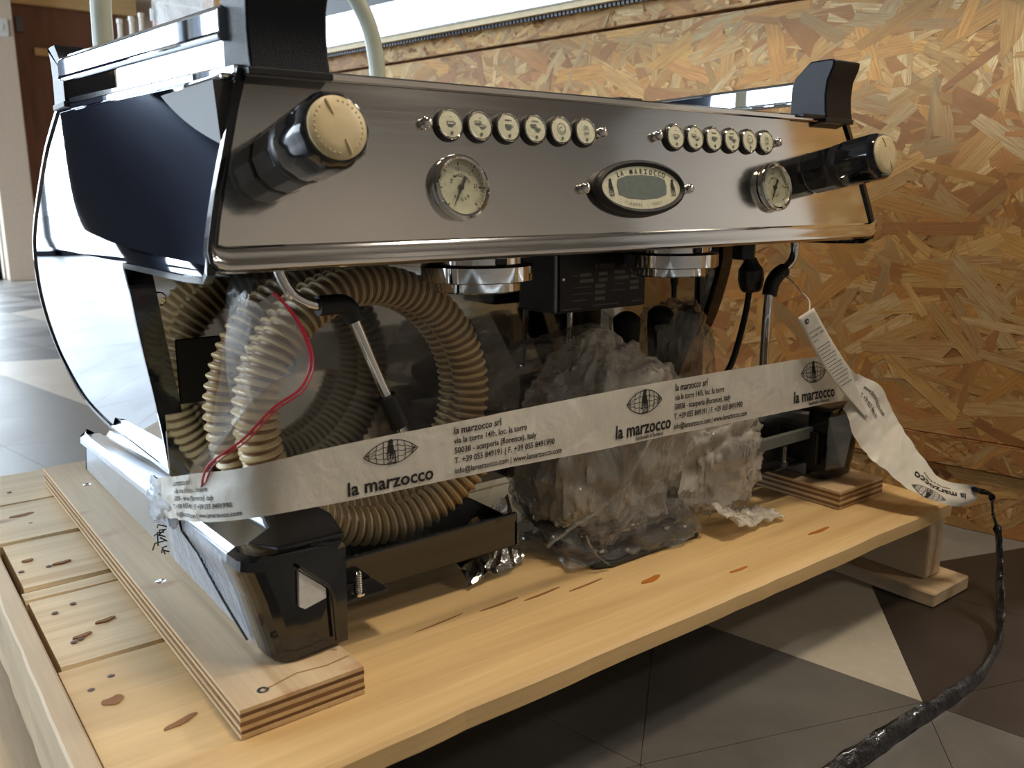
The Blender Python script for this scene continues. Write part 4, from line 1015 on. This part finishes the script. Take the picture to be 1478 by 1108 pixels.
# ================================================================== PRINTED TAPE
tape = thing('packing_tape', 'white printed packing tape stretched across the front of the machine', 'tape', (.40, -.02, .28))
keys = [((-.004, .205, .262), (.001, .205, .232)), ((-.008, .16, .282), (-.006, .16, .243)), ((-.009, .11, .296), (-.008, .11, .256)), ((-.008, .05, .314), (-.008, .05, .272)), ((.004, .0, .327), (.002, .005, .284)),
        ((.028, -.021, .334), (.026, -.021, .291)), ((.093, -.021, .337), (.092, -.021, .288)), ((.19, -.021, .338), (.19, -.021, .286)), ((.283, -.021, .339), (.283, -.021, .2835)), ((.38, -.021, .340), (.38, -.021, .280)), ((.48, -.021, .340), (.48, -.021, .278)),
        ((.57, -.021, .339), (.57, -.021, .2755)), ((.66, -.021, .337), (.66, -.021, .273)), ((.73, -.021, .336), (.74, -.021, .271)), ((.79, -.024, .331), (.80, -.024, .270)), ((.838, -.030, .300), (.842, -.026, .266))]
tk = bez([k[0] for k in keys], 10); bk = bez([k[1] for k in keys], 10)
md = [(a+b)/2 for a, b in zip(tk, bk)]; SL = [0]
for a, b in zip(md, md[1:]): SL.append(SL[-1]+(b-a).length)
def ribbon(tk, bk, SL, wr=1.0):
    def fn(s, v, off=0.0):
        s = min(max(s, 0), SL[-1]-1e-6)
        lo, hi = 0, len(SL)-1
        while hi-lo > 1:
            m_ = (lo+hi)//2
            if SL[m_] <= s: lo = m_
            else: hi = m_
        u = (s-SL[lo])/max(1e-9, SL[lo+1]-SL[lo]); a = tk[lo].lerp(tk[lo+1], u); b = bk[lo].lerp(bk[lo+1], u)
        tdir = ((tk[lo+1]+bk[lo+1])-(tk[lo]+bk[lo])).normalized(); up = (a-b).normalized(); n = tdir.cross(up).normalized()
        crump = max(0, 1-s/.26)*2.2+.35*wr
        p = b.lerp(a, v); d = .0024*crump*nz3(s, v*.05, 1, 30)+.0012*crump*nz3(s, v*.05, 7, 90)
        return p+n*(d+off)
    return fn
rb = ribbon(tk, bk, SL)
obj('tape_band', MB().grid(420, 10, lambda u, v: rb(u*SL[-1], v)), tape_m, tape)
def logo2d(s):
    o = []; a_, b_ = s, s*.43
    for ky in (1, .52, .0, -.52, -1):
        if abs(ky) == 1: o.append(stroke2d([(x/20*a_, ky*b_*(1-abs(x/20)**2.2)+(-ky*b_*.0)) for x in range(-20, 21)], s*.035))
        else: o.append(stroke2d([(x/20*a_*.93, (ky*b_)*(1-abs(x/20)**2)+.02*s*math.cos(x)) for x in range(-20, 21)], s*.025))
    for kx in (-.75, -.5, -.25, .25, .5, .75):
        h = 1-abs(kx)**2.2; o.append(stroke2d([(kx*a_*(1+.10*(1-(y/8)**2)), y/8*b_*h) for y in range(-8, 9)], s*.025))
    for v_, f_ in lion2d(s*.48): o.append(([(x, y+.02*s) for x, y in v_], f_))
    return o
s_at = lambda x: next(SL[k] for k in range(50, len(md)) if md[k].x >= x)   # arclength where the tape passes x
pr = MB()
H = .055
def put(mb_, shp, s0, v0, fn, sx=1.0, flip=False, lim=None):
    """2D metres -> tape (s along, height above bottom)"""
    vs, fs = shp; out_ = []
    for x, y in vs: out_.append(fn(s0+x*sx, (v0+y)/H, .0006))
    mb_.add(out_, fs)
def flush():
    global pr
    obj('tape_print', pr, ink, tape); pr = MB()
def logo_block(s0, sub=True):
    for s_ in logo2d(.0262): put(pr, s_, s0+.042, .0385, rb)
    flush()
    put(pr, text2d('la marzocco', .0185, .93, .022), s0, .0075 if sub else .0045, rb); flush()
    if sub: put(pr, text2d('handmade in florence', .0056, .86, .02), s0+.030, .0022, rb); flush()
def addr_block(s0, only=None):
    L_ = ['la marzocco srl', 'via la torre 14/h, loc. la torre', '50038 - scarperia (florence), italy', 'T. +39 055 849191 | F. +39 055 8491990', 'info@lamarzocco.com | www.lamarzocco.com']
    zs = [.0435, .0343, .0247, .0150, .0050]; sz = [.0100, .0082, .0082, .0082, .0078]
    for t_, z_, q in zip(L_, zs, sz): put(pr, text2d(t_, q, .86, .016), s0, z_, rb)
    flush()
logo_block(s_at(.091), False); addr_block(s_at(.197)); logo_block(s_at(.390)); addr_block(s_at(.486)); logo_block(s_at(.700))
addr_block(SL[50]-.150)
# the hanging end of the tape, folded down to the pallet corner
keys2 = [((.838, -.0285, .304), (.800, -.034, .262)), ((.872, -.042, .286), (.803, -.045, .238)), ((.884, -.055, .255), (.812, -.058, .212)), ((.886, -.080, .220), (.821, -.090, .187)), ((.892, -.105, .188), (.832, -.118, .166)),
         ((.897, -.125, .170), (.856, -.140, .152)), ((.912, -.148, .166), (.896, -.150, .1395)), ((.935, -.154, .162), (.932, -.154, .140))]
tk2 = bez([k[0] for k in keys2], 10); bk2 = bez([k[1] for k in keys2], 10); md2 = [(a+b)/2 for a, b in zip(tk2, bk2)]; SL2 = [0]
for a, b in zip(md2, md2[1:]): SL2.append(SL2[-1]+(b-a).length)
rb2 = ribbon(tk2, bk2, SL2, 1.0)
rb2w = lambda s, v, off=0: rb2(s, v, off)+Vector((0, -.002, 0))*math.sin(v*PI*2)
obj('tape_end', MB().grid(90, 10, lambda u, v: rb2w(u*SL2[-1], v)), tape_m, tape)
pr2 = MB()
def put2(shp, s0, v0): vs, fs = shp; pr2.add([rb2w(s0-x, 1-(v0+y)/.062, .0008) for x, y in vs], [f_[::-1] for f_ in fs])
def put3(shp, s0, v0): vs, fs = shp; pr2.add([rb2w(s0+x, (v0+y)/.062, .0008) for x, y in vs], fs)
def flush2():
    global pr2
    obj('tape_print', pr2, ink, tape); pr2 = MB()
put2(text2d('la marzocco', .0185, .85, .02), SL2[-1]*.90, .026); flush2()
put2(text2d('handmade in florence', .0056, .86, .02), SL2[-1]*.80, .017); flush2()
for s_ in logo2d(.022): put2(s_, SL2[-1]*.68, .052)
flush2()
for t_, z_ in (('T. +39 055 849191', .034), ('www.lamarzocco.com', .046), ('scarperia', .022)): put3(text2d(t_, .008, .66, .008), .015, z_)
flush2()
# clear film round the foot and shreds where the tape is tied
def clr(u, v):
    y = .03+.22*u; z = .163+.083*v
    return (xface(y, z)-.0014-.0005*(1+nz3(y, z, 1, 60)), y, z)
obj('clear_tape', MB().grid(40, 20, clr), clear_tape, tape)
fp = MB()
def onfoot(a, b): z = .170+b; y = .165-a; return (xface(y, z)-.0030, y, z)
vs, fs = text2d('la marzocco', .024, .62, .01)
th = -.62
fp.add([onfoot((x*math.cos(th)-y*math.sin(th))+.015, (x*math.sin(th)+y*math.cos(th))+.058) for x, y in vs], fs)
obj('faded_print', fp, simple('faded_blue_ink', srgb(120, 132, 150), 0.6), tape)
sh = MB()
for k in range(9):
    a = Vector((-.010, .150+random.uniform(-.01, .01), .240-k*.003)); b = a+Vector((-.006+random.uniform(-.004, .004), random.uniform(-.012, .014), random.uniform(-.014, .006)))
    sh.tube([a, a.lerp(b, .5)+Vector((-.003, 0, .003)), b], .0007, 5)
o = obj('shreds', sh, ink, tape); o['kind'] = 'stuff'
crm = blob((-.004, .175, .252), (.010, .030, .020), 21.3, .35, 1.6, 40, 30)
obj('tied_knot', crm, clear_tape, tape)

# hang tag on the right wand
tg = thing('hang_tag', 'narrow white printed tag hanging by a string from the right wand', 'tag', (.77, .0, .40))
def tagf(u, v):
    a = Vector((.684, -.036, .392)).lerp(Vector((.716, -.036, .402)), v); b = Vector((.812, -.050, .252)).lerp(Vector((.856, -.050, .262)), v)
    if u > .55: b = b.lerp(Vector((.838, -.05, .246)), 0)
    w_ = 1 if u < .6 else (1-u)/.4*.9+.1
    c0 = a.lerp(b, u); mid = Vector((.695, -.036, .395)).lerp(Vector((.832, -.05, .248)), u)
    q = mid+(c0-mid)*w_*1.0; q.y += .006*math.sin(u*PI); return q
obj('paper', MB().grid(30, 6, tagf), tape_m, tg, thick=.0004)
mb = MB()
def tagp(x, y): # x across, y down, metres
    L_ = .20; q = Vector(tagf(min(1, y/L_), min(1, max(0, x/.024)))); return (q.x, q.y-.0011, q.z)
def tagtext(s_, size, y0, cond=.7):
    vs, fs = text2d(s_, size, cond, .008); mb.add([tagp(.003+x*.9, y0-y) for x, y in vs], fs)
for k, (s_, z_) in enumerate([('accompagna', .0056), ('handle with', .0062), ('care', .0062)]): tagtext(s_, z_, .034+k*.0085)
for k in range(13): place2d(mb, ([(.003, .062+k*.0062), (.021-(k % 3)*.002, .062+k*.0062), (.021-(k % 3)*.002, .0632+k*.0062), (.003, .0632+k*.0062)], [(0, 3, 2, 1)]), tagp)
obj('tag_print', mb, greyink, tg)
obj('eyelet', MB().lathe([(.0035, 0), (.0035, .001), (.0018, .001)], (.702, -.037, .3865), (0, -1, 0), 14, cap=False), iron, tg)
obj('string', MB().tube(bez([(.785, .058, .430), (.775, .04, .427), (.762, .015, .415), (.738, -.015, .405), (.702, -.038, .386)], 8), .0009, 6), whitem, tg)

# black film strap from the tape end down to the floor
sk = [((.925, -.152, .158), .014, 0), ((.945, -.158, .151), .016, .3), ((.958, -.163, .144), .010, .8), ((.957, -.168, .120), .007, 1.2), ((.958, -.176, .098), .012, 1.7), ((.948, -.186, .068), .014, 2.2), ((.925, -.200, .040), .017, 2.6),
      ((.890, -.218, .020), .019, 2.9), ((.845, -.238, .010), .018, 3.2), ((.79, -.252, .006), .015, 3.6), ((.735, -.262, .0055), .017, 4.0), ((.66, -.264, .006), .020, 4.3), ((.58, -.262, .006), .024, 4.5), ((.50, -.262, .006), .026, 4.6), ((.40, -.262, .006), .028, 4.7)]
cp_ = bez([k[0] for k in sk], 12); wv = bez([(k[1], k[2], 0) for k in sk], 12); rings = []
for k, p in enumerate(cp_):
    tdir = (cp_[min(k+1, len(cp_)-1)]-cp_[max(0, k-1)]).normalized(); a = tdir.cross(Vector((0, .3, 1))).normalized(); b = tdir.cross(a).normalized()
    tw = wv[k].y*.35; u_ = a*math.cos(tw)+b*math.sin(tw); v_ = -a*math.sin(tw)+b*math.cos(tw); wd_ = wv[k].x
    rg_ = []
    for i in range(14):
        an = i/14*2*PI; rr = 1+.35*nz3(k*.05+math.cos(an), math.sin(an), k*.11, 2.2)
        q = p+u_*math.cos(an)*wd_*.5*rr+v_*math.sin(an)*wd_*.22*rr
        if q.z < .0012: q.z = .0012
        rg_.append(q)
    rings.append(rg_)
tag(obj('film_strap', MB().loft(rings, True, True), strap_m), 'twisted black film strap hanging from the tape end to the floor', 'strap')

# ================================================================== pale tubular frame behind the machine
ar = thing('tube_frame', 'pale green bent tube frame standing behind the machine', 'frame', (.40, .90, 0))
apts = bez([(.655, .90, .012), (.652, .90, .40), (.650, .90, .72), (.646, .90, .80), (.630, .90, .862), (.590, .90, .92), (.53, .90, .955), (.40, .90, .965), (.27, .90, .955), (.20, .90, .92), (.168, .90, .86), (.160, .90, .78), (.158, .90, .40), (.158, .90, .012)], 10)
obj('tube', MB().tube(apts, .0155, 20), paint_cream, ar)
for x in (.655, .158): obj('tip', MB().lathe([(.018, .0005), (.019, .006), (.0165, .03)], (x, .90, 0), (0, 0, 1), 18), rubber, ar)
# printed sack leaning on the counter, seen only mirrored in the back panel
sk_ = thing('coffee_sack', 'burlap sack with green print mirrored in the steel back panel', 'sack', (1.33, -.75, 0))
def sackf(u, v):
    a = u*2*PI; s = -.70+.17*math.copysign(abs(math.cos(a))**.6, math.cos(a)); o_ = .085+.065*math.copysign(abs(math.sin(a))**.7, math.sin(a))*(1-.5*v)
    z = .003+.40*v; q = W(s, z, o_); return (q[0]+.012*nz3(*q, 14), q[1]+.012*nz3(q[1], q[2], 1, 14), q[2])
obj('cloth', MB().grid(48, 20, sackf), burlap, sk_)
mb = MB(); vs, fs = text2d('NATURA', .075, .8, .02)
mb.add([W(-.56-x, .26+y, .172) for x, y in vs], fs); vs, fs = text2d('QUALITY', .05, .8, .02); mb.add([W(-.58-x, .20+y, .172) for x, y in vs], fs)
obj('sack_print', mb, green_ink, sk_)

# ================================================================== person standing by the window, seen in the side panel
def person(base, face, label):
    p = thing('person', label, 'person', base); bx_, by_ = base[0], base[1]
    ca, sa = math.cos(face), math.sin(face)
    def T(x, y, z): return (bx_+x*ca-y*sa, by_+x*sa+y*ca, z)
    J = {'pel': ((0, 0, .93), .15), 'wst': ((0, 0, 1.10), .145), 'chs': ((0, .0, 1.32), .17), 'nk': ((0, .01, 1.50), .07), 'hd0': ((0, .02, 1.58), .08), 'hd': ((0, .03, 1.68), .098),
         'shl': ((-.18, 0, 1.43), .08), 'ell': ((-.27, .05, 1.16), .06), 'wrl': ((-.16, .25, 1.28), .036), 'shr': ((.18, 0, 1.43), .08), 'elr': ((.28, .03, 1.16), .06), 'wrr': ((.18, .26, 1.22), .036),
         'hil': ((-.10, 0, .88), .11), 'knl': ((-.13, .03, .50), .075), 'anl': ((-.14, 0, .10), .05), 'tol': ((-.15, .17, .045), .042),
         'hir': ((.10, 0, .88), .11), 'knr': ((.13, .04, .50), .075), 'anr': ((.15, 0, .10), .05), 'tor': ((.17, .17, .045), .042)}
    E_ = [('pel', 'wst'), ('wst', 'chs'), ('chs', 'nk'), ('nk', 'hd0'), ('hd0', 'hd'), ('chs', 'shl'), ('shl', 'ell'), ('ell', 'wrl'), ('chs', 'shr'), ('shr', 'elr'), ('elr', 'wrr'),
          ('pel', 'hil'), ('hil', 'knl'), ('knl', 'anl'), ('anl', 'tol'), ('pel', 'hir'), ('hir', 'knr'), ('knr', 'anr'), ('anr', 'tor')]
    names = list(J); me = bpy.data.meshes.new('body'); me.from_pydata([T(*J[n][0]) for n in names], [(names.index(a), names.index(b)) for a, b in E_], [])
    def skin(me, radii, mat, nm):
        o = obj(nm, me, mat, p); m_ = o.modifiers.new('skin', 'SKIN'); m_.use_smooth_shade = True
        for v, r in zip(me.skin_vertices[0].data if me.skin_vertices else [], radii): v.radius = (r, r)
        o.modifiers.new('sub', 'SUBSURF').levels = 2; o.modifiers['sub'].render_levels = 2; return o
    def mkskin(me, radii, mat, nm):
        bm = bmesh.new(); bm.from_mesh(me); lay = bm.verts.layers.skin.verify(); bm.verts.ensure_lookup_table()
        for v, r in zip(bm.verts, radii): v[lay].radius = (r, r)
        bm.verts[0][lay].use_root = True; bm.to_mesh(me); bm.free()
        o = obj(nm, me, mat, p); m_ = o.modifiers.new('skin', 'SKIN'); m_.use_smooth_shade = True
        s_ = o.modifiers.new('sub', 'SUBSURF'); s_.levels = 1; s_.render_levels = 2; return o
    mkskin(me, [J[n][1] for n in names], coat_m, 'body')
    cr_ = []
    for z_, a_, b_ in ((.46, .26, .18), (.6, .27, .19), (.85, .28, .19), (1.05, .30, .19), (1.25, .33, .19), (1.40, .31, .17), (1.48, .19, .13), (1.52, .08, .08)):
        cr_.append([T(math.cos(k/40*2*PI)*a_*(1+.05*math.sin(k/40*2*PI*6+z_*5)), math.sin(k/40*2*PI)*b_*(1+.06*math.sin(k/40*2*PI*5+z_*7)), z_) for k in range(40)])
    obj('coat', MB().loft(cr_, True, True), coat_m, p)
    obj('face', MB().lathe([(.001, -.115), (.05, -.105), (.078, -.06), (.088, 0), (.085, .05), (.06, .095), (.001, .115)], T(0, .05, 1.66), (0, 0, 1), 24), skin_m, p)
    obj('hair', MB().lathe([(.085, -.02), (.099, .02), (.098, .06), (.07, .10), (.001, .125)], T(0, .02, 1.67), (0, 0, 1), 24), hair_m, p)
    obj('nose', MB().lathe([(.014, 0), (.010, .02), (.002, .035)], T(0, .125, 1.635), (0, 0, 1), 10), skin_m, p)
    for sx, wx, wy, wz in ((-1, -.16, .25, 1.28), (1, .18, .26, 1.22)):
        pts_ = [(wx, wy, wz), (wx-.01*sx, wy+.05, wz+.015), (wx-.01*sx, wy+.09, wz+.03)]; ed = [(0, 1), (1, 2)]; rad = [.028, .034, .030]
        for k in range(4):
            b0 = len(pts_); off_ = (k-1.5)*.02; ln = (.07, .08, .075, .058)[k]
            pts_ += [(wx-.01*sx+off_, wy+.10, wz+.032), (wx-.01*sx+off_*1.1, wy+.10+ln*.5, wz+.04), (wx-.01*sx+off_*1.1, wy+.10+ln*.9, wz+.015)]
            ed += [(2, b0), (b0, b0+1), (b0+1, b0+2)]; rad += [.010, .009, .008]
        b0 = len(pts_); pts_ += [(wx-.045*sx, wy+.06, wz+.03), (wx-.06*sx, wy+.10, wz+.04)]; ed += [(1, b0), (b0, b0+1)]; rad += [.012, .009]
        me2 = bpy.data.meshes.new('hand'); me2.from_pydata([T(*q) for q in pts_], ed, []); mkskin(me2, rad, skin_m, 'hand')
    return p
person((-.61, 2.12, 0), 2.7, 'person in a dark coat holding something, mirrored in the left side panel')
